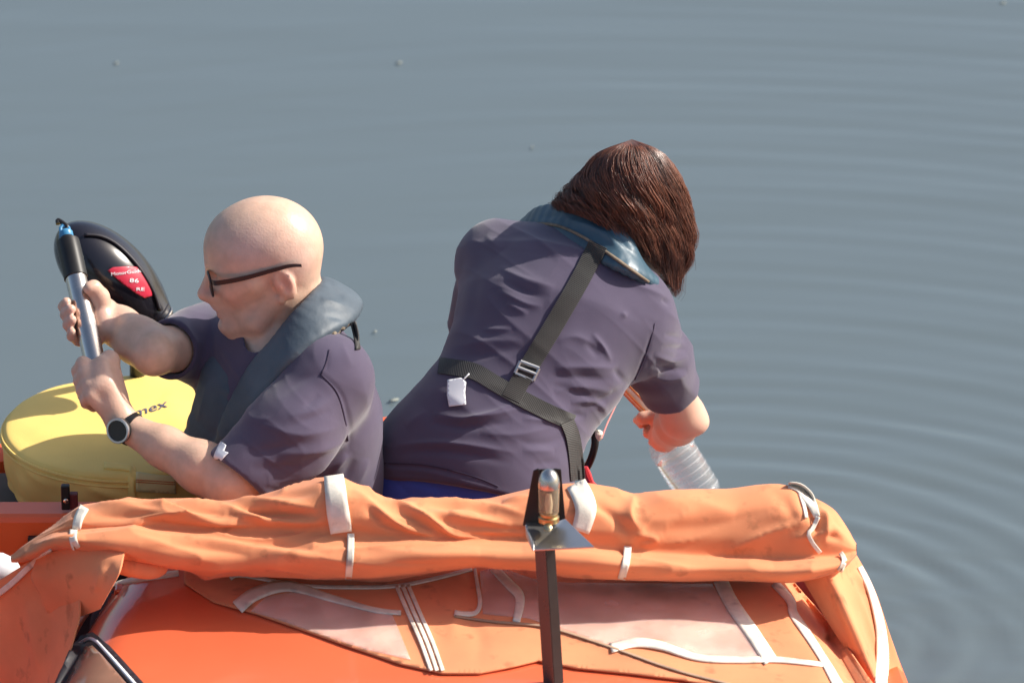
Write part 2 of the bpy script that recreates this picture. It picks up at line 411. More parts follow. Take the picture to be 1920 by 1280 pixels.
# ------------------------------------------------------------------ water
def axis_coords(lo, hi, step, far, grow=1.22):
    inner = np.arange(lo, hi + step / 2, step); a = []; d = step; x = lo
    while x > -far: d *= grow; x -= d; a.append(x)
    b = []; d = step; x = inner[-1]
    while x < far: d *= grow; x += d; b.append(x)
    return np.r_[a[::-1], inner, b]
gx = axis_coords(-1.35, 1.45, .016, 900); gy = axis_coords(-.6, 4.6, .016, 1500)
GX, GY = np.meshgrid(gx, gy, indexing='ij')
def ring(cx, cy, lam, amp, reach, ph=0):
    r = np.hypot(GX - cx, GY - cy); k = 2 * np.pi / lam
    return amp * np.sin(k * r + ph + .9 * noise(np.stack([GX, GY, 0 * GX], -1), 1.3)) * np.exp(-r / reach) * sm(r / .12)
P3 = np.stack([GX, GY, 0 * GX], -1)
mod = .55 + .45 * noise(P3 + 9, .9)
H = ring(.34, .42, .094, .00055, 4.0) * (.18 + .78 * sm((GX + .1) / .6)) + ring(.36, .40, .15, .00042, 4.0, 1) * (.45 + .55 * sm((GX + .2) / .6)) + ring(.45, .30, .071, .00028, 1.2, 2) * (.1 + .9 * sm((GX - .1) / .5))
H *= np.clip(.42 + .75 * noise(np.stack([GX * 1.3, GY * 2.6, 0 * GX + 3], -1)) + .3 * noise(np.stack([GX * 3.1, GY * 5.5, 0 * GX + 8], -1)), .15 + .3 * sm((GX - .1) / .6), 1.2)
H += ring(.62, .35, .052, .00022, .45) + ring(.9, .9, .37, .0004, 3, 2)
w1 = noise(np.stack([GX * 1.4 + .25 * GY, GY * 7.5 + .3 * GX, 0 * GX + 1], -1)); w2 = noise(np.stack([GX * 2.6 - .3 * GY, GY * 14, 0 * GX + 4], -1))
w3 = noise(np.stack([GX * 4.5 + .8 * GY, GY * 22, 0 * GX + 2], -1))
H += (.00080 * w1 + .00038 * w2 + .00014 * w3) * mod * (.6 + .4 * sm((GX + .3) / .9))
chop = noise(np.stack([GX * 11 + 3 * GY, GY * 17 - 4 * GX, 0 * GX + 7], -1))
H += .0007 * chop * np.exp(-((GX - .74) ** 2 + (GY - .35) ** 2) / .16)
H *= 3.4
fade = sm((2.6 - np.abs(GX)) / 1.2) * sm((7.0 - GY) / 2.5) * sm((GY + 2) / 1.2); H *= fade
nxg, nyg = GX.shape; ii = np.arange(nxg * nyg).reshape(nxg, nyg)
quads = np.stack([ii[:-1, :-1], ii[1:, :-1], ii[1:, 1:], ii[:-1, 1:]], -1).reshape(-1, 4)
mw = mat('water', (.108, .137, .148), .06, ior=1.33, spec=.5, bump=.0)
t = mw.node_tree; b = t.nodes['Principled BSDF']; tc = t.nodes.new('ShaderNodeTexCoord'); mp = t.nodes.new('ShaderNodeMapping'); mp.inputs['Scale'].default_value = (.6, 3.2, 1)
n1 = t.nodes.new('ShaderNodeTexNoise'); n1.inputs['Scale'].default_value = 9; n1.inputs['Detail'].default_value = 3
bp = t.nodes.new('ShaderNodeBump'); bp.inputs['Strength'].default_value = .05; bp.inputs['Distance'].default_value = .01
t.links.new(tc.outputs['Object'], mp.inputs[0]); t.links.new(mp.outputs[0], n1.inputs['Vector']); t.links.new(n1.outputs['Fac'], bp.inputs['Height']); t.links.new(bp.outputs[0], b.inputs['Normal'])
water = mesh_np('water', np.stack([GX, GY, H], -1).reshape(-1, 3), quads, mw); tag(water, kind='structure')

# floating bits
for (px, py, s, ang, lab) in [(218, 119, .007, .3, 'small pale leaf fragment floating at the top left of the water'), (748, 118, .009, .1, 'pale leaf fragment floating high above the bald person'),
                              (998, 276, .006, 1.1, 'tiny pale speck floating left of the dark-haired head'), (703, 622, .006, .6, 'tiny pale speck floating right of the grey life vest collar'),
                              (737, 750, .014, .5, 'yellowish leaf floating between the two people'), (1880, 6, .008, .2, 'pale speck floating at the top right edge of the water')]:
    c = WZ(px, py, .004); a = np.array([math.cos(ang), math.sin(ang), 0]); q = np.array([-a[1], a[0], 0]); V = []
    n = 10
    for k in range(n):
        th = 2 * math.pi * k / n; rr = .6 * s * (1 + .35 * math.sin(3 * th + px)); V.append(c + a * rr * 1.3 * math.cos(th) + q * rr * .5 * math.sin(th) + np.array([0, 0, .002 * math.sin(2 * th)]))
    V.append(c + np.array([0, 0, .002])); o = mesh_np('floating_leaf', V, [(k, (k + 1) % n, n) for k in range(n)], M['leaf'])
    s_ = o.modifiers.new('thick', 'SOLIDIFY'); s_.thickness = .0015; s_.offset = 0
    tag(o, lab, 'leaf', 'bits floating on the water')

# ------------------------------------------------------------------ boat
boat = empty('boat', (-.1, -.8, -.2), 'orange workboat with a red-orange cabin roof carrying two people', 'boat')
plan = catmull([(-.1, -3.1), (.5, -2.4), (.74, -1.5), (.665, -.65), (.58, -.08), (.36, .10), (.13, .22), (.05, .48), (-.08, .61), (-.25, .575), (-.6, .50), (-1.05, .42), (-1.24, .2), (-1.22, -.4), (-1.1, -1.4), (-.75, -2.4)], 128, True)
ctr = np.array([-.2, -.9])
def ringz(scale, z, inset=0.0):
    d = plan - ctr; L = np.linalg.norm(d, axis=1)[:, None]; p = ctr + d / L * (L * scale - inset); return np.c_[p, np.full(len(p), z)]
hull = MB().grid(np.stack([ringz(.55, -.22), ringz(.80, -.2), ringz(.94, -.05), ringz(.985, .15), ringz(1.0, .33)]), True)
hull.build('hull', M['gunwale'], boat)
gw = MB().grid(np.stack([ringz(1.0, .33), ringz(1.0, .325, -.012), ringz(1.0, .352, -.016), ringz(1.0, .362, -.004), ringz(1.0, .362, .045), ringz(1.0, .352, .06), ringz(1.0, .31, .062), ringz(.97, .05, .06)]), True)
gw.build('gunwale', M['gunwale'], boat)
fl = MB(); r0 = ringz(.95, .0, .05); fl.add(np.r_[r0, [[ctr[0], ctr[1], .0]]], [(i, (i + 1) % 128, 128) for i in range(128)]); fl.build('cockpit_floor', M['floor'], boat)
# stern bench and the well deck under the yellow cover
MB().box((-.42, .12, .24), (.5, .42, .06)).box((-.42, .12, .11), (.42, .34, .2)).build('bench_seat', M['gunwale'], boat, False, .012)
MB().box((-.93, .17, .335), (.46, .36, .03)).build('well_deck', M['brown'], boat, False, .006)
lc = W(60, 966, -.08)
MB().box((-1.0, -.085, .75 + (640 - 1000) / 1010 + .02), (.62, .075, .11)).build('coaming', M['gunwale'], boat, False, .012)
MB().box(W(64, 1012, -.128), (.022, .012, .014)).build('coaming_fitting', M['black'], boat, False, .002)
# cabin roof
nt_, ns_ = 60, 81
tt = np.linspace(0, 1, nt_); Yc = np.interp(tt, [0, 1], [-.36, -2.05])
Zt = np.interp(Yc, [-2.05, -1.7, -1.3, -1.0, -.86, -.7, -.5, -.36], [.33, .385, .425, .452, .462, .475, .492, .50])
hw = np.interp(Yc, [-2.05, -1.6, -.86, -.5, -.36], [.62, .78, .705, .625, .595]); xc = np.interp(Yc, [-2.05, -.86, -.5], [-.09, -.078, -.096])
Gr = np.zeros((nt_, ns_, 3))
for j, s_ in enumerate(np.linspace(-1.3, 1.3, ns_)):
    a_ = abs(s_); sg = np.sign(s_)
    x = xc + sg * hw * min(a_, 1 + (a_ - 1) * .25 if a_ > 1 else a_)
    drop = .022 * a_ ** 2 + .05 * np.clip((a_ - .86) / .14, 0, 1) ** 2 + (.42 * (a_ - 1) if a_ > 1 else 0)
    Gr[:, j] = np.stack([x, Yc, Zt - drop], 1)
roofmb = MB().grid(Gr); roofsurf_m = (Gr.reshape(-1, 3), roofmb.f)
roofmb.build('cabin_roof', M['cabin'], boat)
# aft face of the cabin, under the folded canopy
MB().box((-.1, -.40, .24), (1.16, .03, .44)).build('cabin_bulkhead', M['cabin'], boat, False, .004)
roof_s = Surf(roofsurf_m)
# forward side window
wpoly = [(96, 1300), (128, 1222), (152, 1192), (176, 1186), (206, 1212), (290, 1305), (360, 1385), (60, 1385)]
win = patch('window', roof_s, wpoly, .008, M['rubber'], boat, 12, .006)
patch('pane', roof_s, [(118, 1300), (140, 1236), (160, 1212), (174, 1210), (192, 1228), (262, 1310), (320, 1375), (90, 1375)], .024, M['glass_brown'], win, 12, .002)
ribbon('bead', roof_s, [(106, 1300), (134, 1230), (156, 1201), (175, 1198), (200, 1222), (280, 1312), (330, 1365)], 5, .026, M['white'], win, .003, m=3)
ribbon('roof_seam', roof_s, [(108, 1262), (132, 1200), (160, 1150), (205, 1102), (260, 1086), (335, 1074)], 8, .004, M['canvas_trim'], boat, .005, m=3)

# fender hanging at the left edge
fd = empty('fender', W(0, 1080, -.3), 'white rounded fender at the left edge beside the orange canvas', 'fender')
fc = W(-6, 1066, -.34)
MB().lathe(fc - np.array([.14, 0, 0]), (1, 0, 0), [(-.02, .004), (-.01, .016), (.02, .028), (.1, .030), (.15, .028), (.172, .018), (.18, .004)], 24).build('fender_body', M['white'], fd)
MB().tube([fc + np.array([-.03, 0, .028]), fc + np.array([-.03, .12, .05]), fc + np.array([-.04, .2, .02])], .004).build('rope', M['canvas_trim'], fd)
# pale rope end on the deck
ro = MB().tube(catmull([W(-60, 965, .05), W(-20, 950, .06), W(0, 948, .05), W(8, 955, .04), W(4, 964, .03)], 24), .006, 8).build('rope', M['white'])
tag(ro, 'end of a pale rope lying on the brown deck at the left edge', 'rope')
# small dark bracket
br = empty('bracket', W(128, 950, -.10), 'small dark upright bracket on the orange ledge below the yellow cover', 'bracket')
pbt = W(123, 950, -.1)
MB().box(W(123, 931, -.1), (.015, .014, .046)).build('upright', M['black'], br, False, .002)
MB().box(W(138, 938, -.095), (.015, .016, .030)).build('side_block', mat('maroon', (.12, .02, .02), .5), br, False, .002)
MB().lathe(W(124, 938, -.109), (0, -1, 0), [(0, .005), (.003, .005), (.004, .003)], 12).build('bolt', M['steel'], br)

# ------------------------------------------------------------------ round yellow cover
yc = W(256, 792, .25); YR = .243
cover = empty('equipment_cover', (yc[0], yc[1], yc[2] - .11), 'round yellow padded fabric cover beside the bald person', 'cover')
nth, prof = 160, [(.0, .006), (.35, .006), (.7, .004), (.93, .0), (.985, -.005), (1.0, -.014), (1.006, -.03), (1.0, -.06), (.975, -.09), (.93, -.112), (.6, -.114), (.0, -.114)]
pr = catmull(prof, 64); G = np.zeros((64, nth, 3)); th = np.linspace(0, 2 * np.pi, nth, endpoint=False)
for i, (rr, zz) in enumerate(pr):
    side = sm((-zz - .02) / .04) * sm((rr - .55) / .3)
    w = YR * rr * (1 + side * (.012 * np.sin(7 * th + 1) + .009 * np.sin(13 * th + .5 * i * .1) + .006 * np.sin(23 * th + zz * 60)))
    G[i] = np.stack([yc[0] + w * np.cos(th), yc[1] + w * np.sin(th), yc[2] + zz + (1 - side) * .0022 * np.sin(3 * th + 6 * rr) * rr + 0 * th], 1)
yV = G.reshape(-1, 3); ymb = MB().grid(G, True)
yQ = np.array(ymb.f); yN = normals(yV, yQ)
if yN[np.argmax(yV[:, 2]), 2] < 0: yN = -yN; yQ = yQ[:, ::-1]
yV = fold(yV, yN, [([(160, 905), (200, 925), (245, 938)], 7, 9), ([(150, 890), (190, 905), (225, 900)], -5, 8), ([(170, 925), (215, 950), (250, 955)], -6, 8), ([(248, 880), (252, 930)], 6, 6), ([(236, 885), (240, 935)], -5, 5),
                   ([(30, 850), (60, 890), (110, 920)], 4, 8), ([(90, 880), (140, 900)], -4, 9), ([(300, 745), (350, 790)], 3, 22), ([(20, 800), (90, 850)], -2, 14)], .7)
adopt(mesh_np('fabric', yV, yQ, M['yellow']), cover); ysurf = Surf((yV, yQ))
for zz, rr in ((-.012, 1.004), (-.021, 1.010)):
    MB().tube([yc + np.array([YR * rr * math.cos(a), YR * rr * math.sin(a), zz]) for a in np.linspace(0, 2 * np.pi, 120)], .0028, 6, False).build('piping', M['yellow'], cover)
patch('mesh_panel', ysurf, [(255, 884), (300, 890), (330, 892), (330, 925), (255, 921)], .004, mat('cream', (.80, .66, .30), .6, bump=.5, bscale=160), cover, 8, .002)
for yy in (899, 903): ribbon('stitch_line', ysurf, [(255, yy), (328, yy + 5)], 1.6, .0055, mat('orange_thread', (.6, .18, .05), .7), cover, .001, m=3, curve=False)
ribbon('webbing', ysurf, [(195, 872), (240, 876), (248, 882), (246, 915), (252, 945)], 12, .003, M['yellow'], cover, .003)

def text_on(name, txt, size, surf, p0, p1, off, m, parent, shear=0.0, squash=1.0, thick=.0006):
    """lettering between two pixel points on a surface"""
    cu = bpy.data.curves.new(name, 'FONT'); cu.body = txt; cu.size = 1; cu.resolution_u = 3
    o = bpy.data.objects.new(name, cu); C.objects.link(o); dg = bpy.context.evaluated_depsgraph_get()
    me = bpy.data.meshes.new_from_object(o.evaluated_get(dg)); bpy.data.objects.remove(o)
    V = np.array([v.co[:] for v in me.vertices]); Fc = [tuple(p.vertices) for p in me.polygons]
    w = V[:, 0].max() - V[:, 0].min(); V[:, 0] -= V[:, 0].min()
    p0 = np.asarray(p0, float); p1 = np.asarray(p1, float); d = (p1 - p0) / w; up = np.array([d[1], -d[0]]) / np.linalg.norm(d) * size
    up = up + d / np.linalg.norm(d) * shear * size
    P = p0 + V[:, :1] * d + V[:, 1:2] * up * squash; out = []
    last = None
    for q in P:
        h, _ = surf.hit(*q); h = last if h is None else h; last = h; out.append(CAM + ray(*q) * ((h - CAM) @ Fv - off))
    o = adopt(mesh_np(name, out, Fc, m, None, False), parent); s = o.modifiers.new('thick', 'SOLIDIFY'); s.thickness = thick; s.offset = 0
    return o
text_on('lettering', 'omex', 34, ysurf, (232, 788), (314, 762), .003, mat('ink', (.10, .10, .16), .7), cover, .25, .62)

# ------------------------------------------------------------------ electric motor head behind the bald person
mc = W(214, 524, .36); mdir = unit(W(300, 600, .36) - W(140, 448, .36)); mup = unit(np.cross(mdir, [0, 1, .25])); msd = np.cross(mdir, mup)
MM = np.stack([mdir, mup, msd])
mv = Vox(mc - .2, mc + .2, .003)
mv.ell(mc - mdir * .012, (.125, .068, .075), MM); mv.ell(mc + mdir * .03 - mup * .006, (.10, .05, .06), MM, .02)
mv.cap(W(268, 566, .36), W(301, 599, .34), .034, .026, .02)
mV, mQ = mv.mesh(2)
motor = empty('trolling_motor', W(255, 900, .5), 'black oval trolling motor head with a red badge behind the held tube', 'motor')
adopt(mesh_np('housing', mV, mQ, M['black_gloss']), motor); msurf = Surf((mV, mQ))
ribbon('rim', msurf, [(158, 440), (190, 443), (222, 460), (258, 497), (285, 540), (301, 583)], 4, .004, M['rubber'], motor, .005, m=3)
for q in (.0, .25, .5, .75, 1):
    c = W(268, 566, .36) * (1 - q) + W(301, 599, .34) * q
    MB().tube([c + .0365 * (1 - .22 * q) * (math.cos(a) * mup + math.sin(a) * msd) for a in np.linspace(0, 2 * np.pi, 40)], .0022, 6, False).build('collar_ring', M['rubber'] if q < 1 else M['steel'], motor)
badge = patch('badge', msurf, [(201, 507), (212, 501), (240, 499), (263, 501), (275, 515), (284, 540), (285, 554), (272, 559), (255, 550), (225, 528)], .003, mat('badge_red', (.50, .02, .05), .35, coat=.3), motor, 5, .001)
text_on('badge_lettering', 'MotorGuide', 9, msurf, (209, 517), (266, 510), .0045, M['white'], badge)
text_on('badge_emblem', '86', 11, msurf, (243, 529), (260, 530), .0045, M['white'], badge)
text_on('badge_text', 'RE', 9, msurf, (256, 545), (271, 545), .0045, M['white'], badge)
MB().tube([W(256, 585, .40), W(258, 760, .52), WZ(258, 1010, .05)], .014, 14).build('shaft', M['black'], motor)
MB().box(W(258, 830, .53), (.06, .10, .07)).build('clamp', M['black'], motor, False, .006)

# ------------------------------------------------------------------ hands that close round a bar
def grip(vx, c, axis, r, palm_dir, side, wrist, sweep=(62, 128, 185, 228), fscale=1.0, thumb=(-25, -75, -125), nails=None):
    """palm, four fingers of unequal length and a thumb wrapped round a bar"""
    a = unit(axis); e1 = unit(palm_dir - a * (np.asarray(palm_dir) @ a)); e2 = np.cross(a, e1) * side
    def at(phi, off, rad):
        p = R(phi); return c + a * off + rad * (math.cos(p) * e1 + math.sin(p) * e2)
    offs = (.030, .010, -.010, -.029); ln = (.95, 1.05, 1.0, .84); tips = []
    for o, l, rf in zip(offs, ln, (.0094, .0097, .0092, .0080)):
        rf *= fscale; R0 = r + rf
        k = at(sweep[0], o * 1.08, R0 + .007)
        p1 = at(sweep[0] + (sweep[1] - sweep[0]) * l, o, R0 + .003); p2 = at(sweep[0] + (sweep[2] - sweep[0]) * l, o * .97, R0 + .001); p3 = at(sweep[0] + (sweep[3] - sweep[0]) * l, o * .95, R0)
        mid = at((sweep[0] + sweep[1]) / 2, o, R0 + .006)
        vx.chain([wrist + (k - wrist) * .25, k], [.014, .0125 * fscale], .012)
        vx.chain([k, mid, p1], [.0112 * fscale, rf * 1.05, rf * 1.06], .005); vx.chain([p1, p2, p3], [rf * 1.03, rf * .96, rf * .84], .004)
        tips.append(p3)
    for o in (.022, 0, -.02): vx.cap(wrist, at(10, o, r + .016), .021, .0135, .016)
    vx.cap(at(5, .02, r + .014), at(35, -.02, r + .014), .013, .013, .014)
    t0 = wrist + (at(-20, .03, r + .014) - wrist) * .45; t1 = at(thumb[0], .034, r + .013); t2 = at(thumb[1], .044, r + .0115); t3 = at(thumb[2], .042, r + .0105)
    vx.chain([t0, t1, t2, t3], [.019, .0145 * fscale, .0112 * fscale, .0088 * fscale], .010)
    return tips

# ------------------------------------------------------------------ the bald person
man = empty('person', (-.4, 0, .3), 'bald person in dark polo, glasses and grey life vest holding a metal tube', 'person')
me_ = np.array([-.58, .815, 0]); me_ = unit(me_); mf = np.array([-me_[1], me_[0], 0])      # lateral (far side), chest direction
mst = [(570, 1015), (555, 905), (545, 840), (540, 765), (530, 700), (527, 665)]
mcs = [W(x, y, 0.0) for x, y in mst]; maa = [.175, .165, .168, .178, .172, .12]; mbb = [.12, .122, .128, .128, .108, .08]
def mT(lat, front, py):
    ys = [q[1] for q in mst][::-1]; x = np.interp(py, ys, [q[0] for q in mst][::-1]); return W(x, py, 0) + me_ * lat + mf * front
sh_n = W(618, 722, -.15); el_n = W(438, 908, -.27); wr_n = W(231, 796, -.145)
sh_f = W(400, 640, .15); el_f = W(288, 660, -.055); wr_f = W(192, 588, .09)
stick_top, stick_bot = W(124, 440, .13), W(192, 742, -.115)
sa = unit(stick_top - stick_bot); SR = .0195
def stick_at(py):
    t = (py - 742) / (440 - 742); return stick_bot + (stick_top - stick_bot) * t
gn = stick_at(722); gf = stick_at(596)
# head frame
yaw, pit = R(7), R(9)
hf = np.array([-math.cos(yaw) * math.cos(pit), -math.sin(yaw) * math.cos(pit), -math.sin(pit)]); hl = np.array([math.sin(yaw), -math.cos(yaw), 0]); hu = np.cross(hf, hl)
HO = W(495, 495, -.015); HM = np.stack([hf, hl, hu])
def hp(x, y, z): return HO + (hf * x + hl * y + hu * z) * .975
def head(vx, hp, HM, k=1.0):
    E = lambda c, r, kk=.012, op='u': vx.ell(hp(*c), np.array(r), HM, kk, op)
    Cc = lambda a, b, ra, rb, kk=.012, op='u': vx.cap(hp(*a), hp(*b), ra, rb, kk, op)
    E((-.004, 0, .038), (.099, .077, .085))
    E((-.035, 0, .015), (.067, .070, .070), .03)
    E((.045, 0, .030), (.046, .060, .060), .03)
    E((.036, 0, -.035), (.056, .058, .072), .035)
    Cc((.062, 0, -.085), (.077, 0, -.099), .026, .0215, .025)
    for s in (-1, 1):
        Cc((-.012, s * .054, -.050), (.030, s * .044, -.088), .017, .017, .03); Cc((.030, s * .044, -.088), (.072, s * .012, -.104), .016, .015, .02)
        Cc((.062, s * .044, -.018), (.030, s * .060, -.008), .018, .016, .025)       # cheekbone
        Cc((.086, s * .010, .020), (.072, s * .046, .022), .012, .010, .014)          # brow
        E((.094, s * .031, .002), (.014, .017, .011), .014, 's')                       # eye socket
        E((.0745, s * .031, .001), (.0125, .0125, .0125), .004)                        # eyeball and lids
        Cc((.082, s * .020, .0075), (.078, s * .045, .006), .0042, .0036, .004)
        E((.098, s * .011, -.037), (.012, .0085, .0085), .008)                         # nostril wing
        # ear
        Me = np.stack([unit(HM[0] * .96 - HM[2] * .28), HM[1], unit(HM[2] * .96 + HM[0] * .28)])
        vx.ell(hp(-.028, s * .0765, -.014), np.array([.0185, .0105, .033]), Me, .004)
        vx.ell(hp(-.026, s * .0875, -.009), np.array([.0105, .0075, .021]), Me, .004, 's')
        vx.ell(hp(-.021, s * .080, -.017), np.array([.005, .005, .008]), Me, .004)
        vx.ell(hp(-.018, s * .0755, -.043), np.array([.0075, .006, .009]), Me, .005)
    Cc((.090, 0, .012), (.113, 0, -.030), .0085, .0110, .010); E((.114, 0, -.036), (.0125, .0115, .0105), .008)
    Cc((.086, 0, -.050), (.080, 0, -.092), .020, .016, .02)
    Cc((.0985, -.014, -.0625), (.0985, .014, -.0625), .0068, .0068, .006); Cc((.0955, -.013, -.0745), (.0955, .013, -.0745), .0075, .0075, .006)
    Cc((.1035, -.018, -.0688), (.1035, .018, -.0688), .0042, .0042, .006, 's')
    Cc((.101, -.010, -.0865), (.101, .010, -.0865), .006, .006, .012, 's')
mb = Vox(np.array([-.90, -.42, .02]), np.array([-.18, .36, 1.06]), .003)
head(mb, hp, HM)
mb.chain([hp(-.034, 0, -.03), hp(-.042, .0, -.085), W(540, 655, .01)], [.058, .053, .068], .018)
mb.chain([hp(-.035, .045, -.05), W(508, 672, -.06)], [.012, .012], .02)
mb.loft(mcs, [me_] * 6, [mf] * 6, maa, mbb, .03)
mb.chain([W(540, 680, 0) - me_ * .02, sh_n], [.06, .058], .03); mb.chain([W(520, 680, 0), sh_f], [.06, .058], .03)
mb.chain([sh_n, el_n], [.055, .045], .02)
fn = unit(wr_n - el_n)
mb.chain([el_n, el_n + (wr_n - el_n) * .28, el_n + (wr_n - el_n) * .62, wr_n], [.043, .0435, .034, .0255], .02)
mb.chain([sh_f, el_f], [.052, .038], .02)
mb.chain([el_f, el_f + (wr_f - el_f) * .3, el_f + (wr_f - el_f) * .65, wr_f], [.037, .040, .034, .027], .02)
grip(mb, gn, sa, SR, np.array([.45, -.85, .1]), 1 if np.cross(sa, unit(np.array([.45, -.85, .1])))[0] < 0 else -1, wr_n, fscale=1.06)
pdf = np.array([.92, .40, 0]); s2 = 1 if np.cross(sa, unit(pdf))[1] > 0 else -1
tipsF = grip(mb, gf, sa, SR, pdf, s2, wr_f, sweep=(60, 122, 172, 203), fscale=1.15, thumb=(-15, -50, -70))
# legs, hidden below the canopy
hipn, hipf = W(585, 1005, -.09), W(535, 985, .09)
for h_, s in ((hipn, -1), (hipf, 1)):
    kn = h_ + mf * .40 + me_ * s * .04 + np.array([0, 0, .03]); kn[2] = .36; an = kn + np.array([.02, 0, -.31]); an[2] = .07
    mb.chain([h_, kn], [.08, .055], .03); mb.chain([kn, an], [.052, .036], .02); mb.chain([an, an + mf * .15 - np.array([0, 0, .025])], [.034, .026], .02)
mV, mQ = mb.mesh(1)
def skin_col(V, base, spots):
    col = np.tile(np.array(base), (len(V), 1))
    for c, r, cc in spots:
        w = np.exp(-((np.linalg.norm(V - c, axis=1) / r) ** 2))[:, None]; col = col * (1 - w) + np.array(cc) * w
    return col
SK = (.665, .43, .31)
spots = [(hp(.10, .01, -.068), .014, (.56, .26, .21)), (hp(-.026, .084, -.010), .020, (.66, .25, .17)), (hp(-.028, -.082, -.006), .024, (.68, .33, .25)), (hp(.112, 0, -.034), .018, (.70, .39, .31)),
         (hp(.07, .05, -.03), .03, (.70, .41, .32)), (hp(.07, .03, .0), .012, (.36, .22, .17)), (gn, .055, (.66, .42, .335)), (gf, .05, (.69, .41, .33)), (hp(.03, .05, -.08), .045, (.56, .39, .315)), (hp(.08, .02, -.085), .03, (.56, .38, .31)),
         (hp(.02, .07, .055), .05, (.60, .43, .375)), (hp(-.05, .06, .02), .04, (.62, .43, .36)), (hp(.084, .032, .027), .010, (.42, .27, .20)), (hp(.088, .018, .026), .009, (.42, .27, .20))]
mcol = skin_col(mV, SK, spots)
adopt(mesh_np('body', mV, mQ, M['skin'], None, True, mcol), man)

# polo shirt
sv = Vox(np.array([-.72, -.40, .28]), np.array([-.18, .34, .95]), .003)
sv.loft(mcs[:5] + [W(527, 662, .0)], [me_] * 6, [mf] * 6, [a + .012 for a in maa[:5]] + [.14], [b_ + .012 for b_ in mbb[:5]] + [.09], .03)
sv.chain([W(548, 668, 0) - me_ * .06, W(612, 700, -.135)], [.062, .070], .04); sv.chain([W(505, 668, 0) + me_ * .05, sh_f + np.array([0, 0, .0])], [.062, .066], .04)
hem_n = W(452, 893, -.26)
sv.chain([W(615, 720, -.145), W(545, 812, -.215), hem_n], [.078, .077, .068], .03)
hem_f = sh_f + (el_f - sh_f) * .74
sv.chain([sh_f, sh_f + (el_f - sh_f) * .3, hem_f], [.064, .060, .054], .03)
sv.chain([W(560, 640, .03) , W(520, 668, .04)], [.06, .06], .03)
# hem openings and neck opening
def cutplane(vx, p, n, ra):
    p = np.asarray(p, float); n = unit(n)
    def fn(X, Y, Z):
        s = (X - p[0]) * n[0] + (Y - p[1]) * n[1] + (Z - p[2]) * n[2]
        rr = np.sqrt(np.maximum((X - p[0]) ** 2 + (Y - p[1]) ** 2 + (Z - p[2]) ** 2 - s * s, 0)); return np.maximum(-s, rr - ra)
    vx.put((fn, p - ra - .02, p + ra + .02), .004, 's')
an_ = unit(el_n - sh_n); af_ = unit(el_f - sh_f)
cutplane(sv, hem_n + an_ * .006, unit(an_ + np.array([-.1, -.05, -.25])), .10); cutplane(sv, hem_f, af_, .09)
sv.cap(hem_n - an_ * .05, hem_n + an_ * .05, .052, .056, .004, 's'); sv.cap(hem_f - af_ * .05, hem_f + af_ * .05, .044, .046, .004, 's')
sv.cap(W(512, 655, -.05), hp(-.035, 0, -.05), .052, .078, .006, 's')
sV, sQ = sv.mesh(1); sN = normals(sV, sQ)
man_folds = [([(480, 790), (560, 815), (640, 800)], 4, 9), ([(520, 850), (600, 845), (655, 820)], 5, 9), ([(500, 905), (580, 890), (660, 850)], 6, 10), ([(455, 850), (540, 838), (600, 825)], -4, 10), ([(470, 880), (560, 870), (640, 840)], -5, 10),
             ([(600, 700), (640, 740), (655, 800), (652, 850)], -3.0, 5), ([(603, 700), (560, 715), (520, 745)], -3, 9), ([(630, 740), (590, 770), (540, 780)], 3, 10), ([(600, 740), (570, 765)], -3, 7),
             ([(650, 850), (620, 890)], 5, 8), ([(665, 860), (640, 910)], -5, 9), ([(690, 860), (670, 910)], 4, 9), ([(640, 640), (660, 690)], 2.5, 9), ([(675, 700), (695, 780)], 2, 14), ([(330, 600), (355, 640)], 4, 8), ([(350, 590), (375, 640)], -4, 8), ([(320, 640), (345, 690)], 2, 7),
             ([(420, 870), (460, 905)], 2, 5), ([(540, 800), (620, 770)], -3, 8), ([(615, 655), (612, 700)], -1.5, 3)]
sV = fold(sV, sN, man_folds, 1.0, ridge=(np.stack([unit([1, .2, -.9]), unit([.2, 1, 0]), unit([.8, 0, 1])]), np.array([6., 7., 20.]), 5.0))
adopt(mesh_np('shirt', sV, sQ, M['shirt']), man); msh = Surf((sV, sQ))
ribbon('seam', msh, [(602, 702), (632, 735), (647, 785), (652, 826)], 2.4, .0012, M['shirt_seam'], man, .0015, m=3)
ribbon('seam', msh, [(618, 655), (612, 680), (602, 702)], 2.4, .0012, M['shirt_seam'], man, .0015, m=3)

# trousers
tv = Vox(np.array([-1.05, -.55, .03]), np.array([-.18, .36, .52]), .006)
tv.loft(mcs[:2], [me_] * 2, [mf] * 2, [.182, .170], [.128, .128], .03)
for h_, s in ((hipn, -1), (hipf, 1)):
    kn = h_ + mf * .40 + me_ * s * .04; kn[2] = .36; an = kn + np.array([.02, 0, -.31]); an[2] = .08
    tv.chain([h_, kn, an], [.09, .066, .05], .03)
tV, tQ = tv.mesh(1); adopt(mesh_np('trousers', tV, tQ, M['trouser_dark']), man)

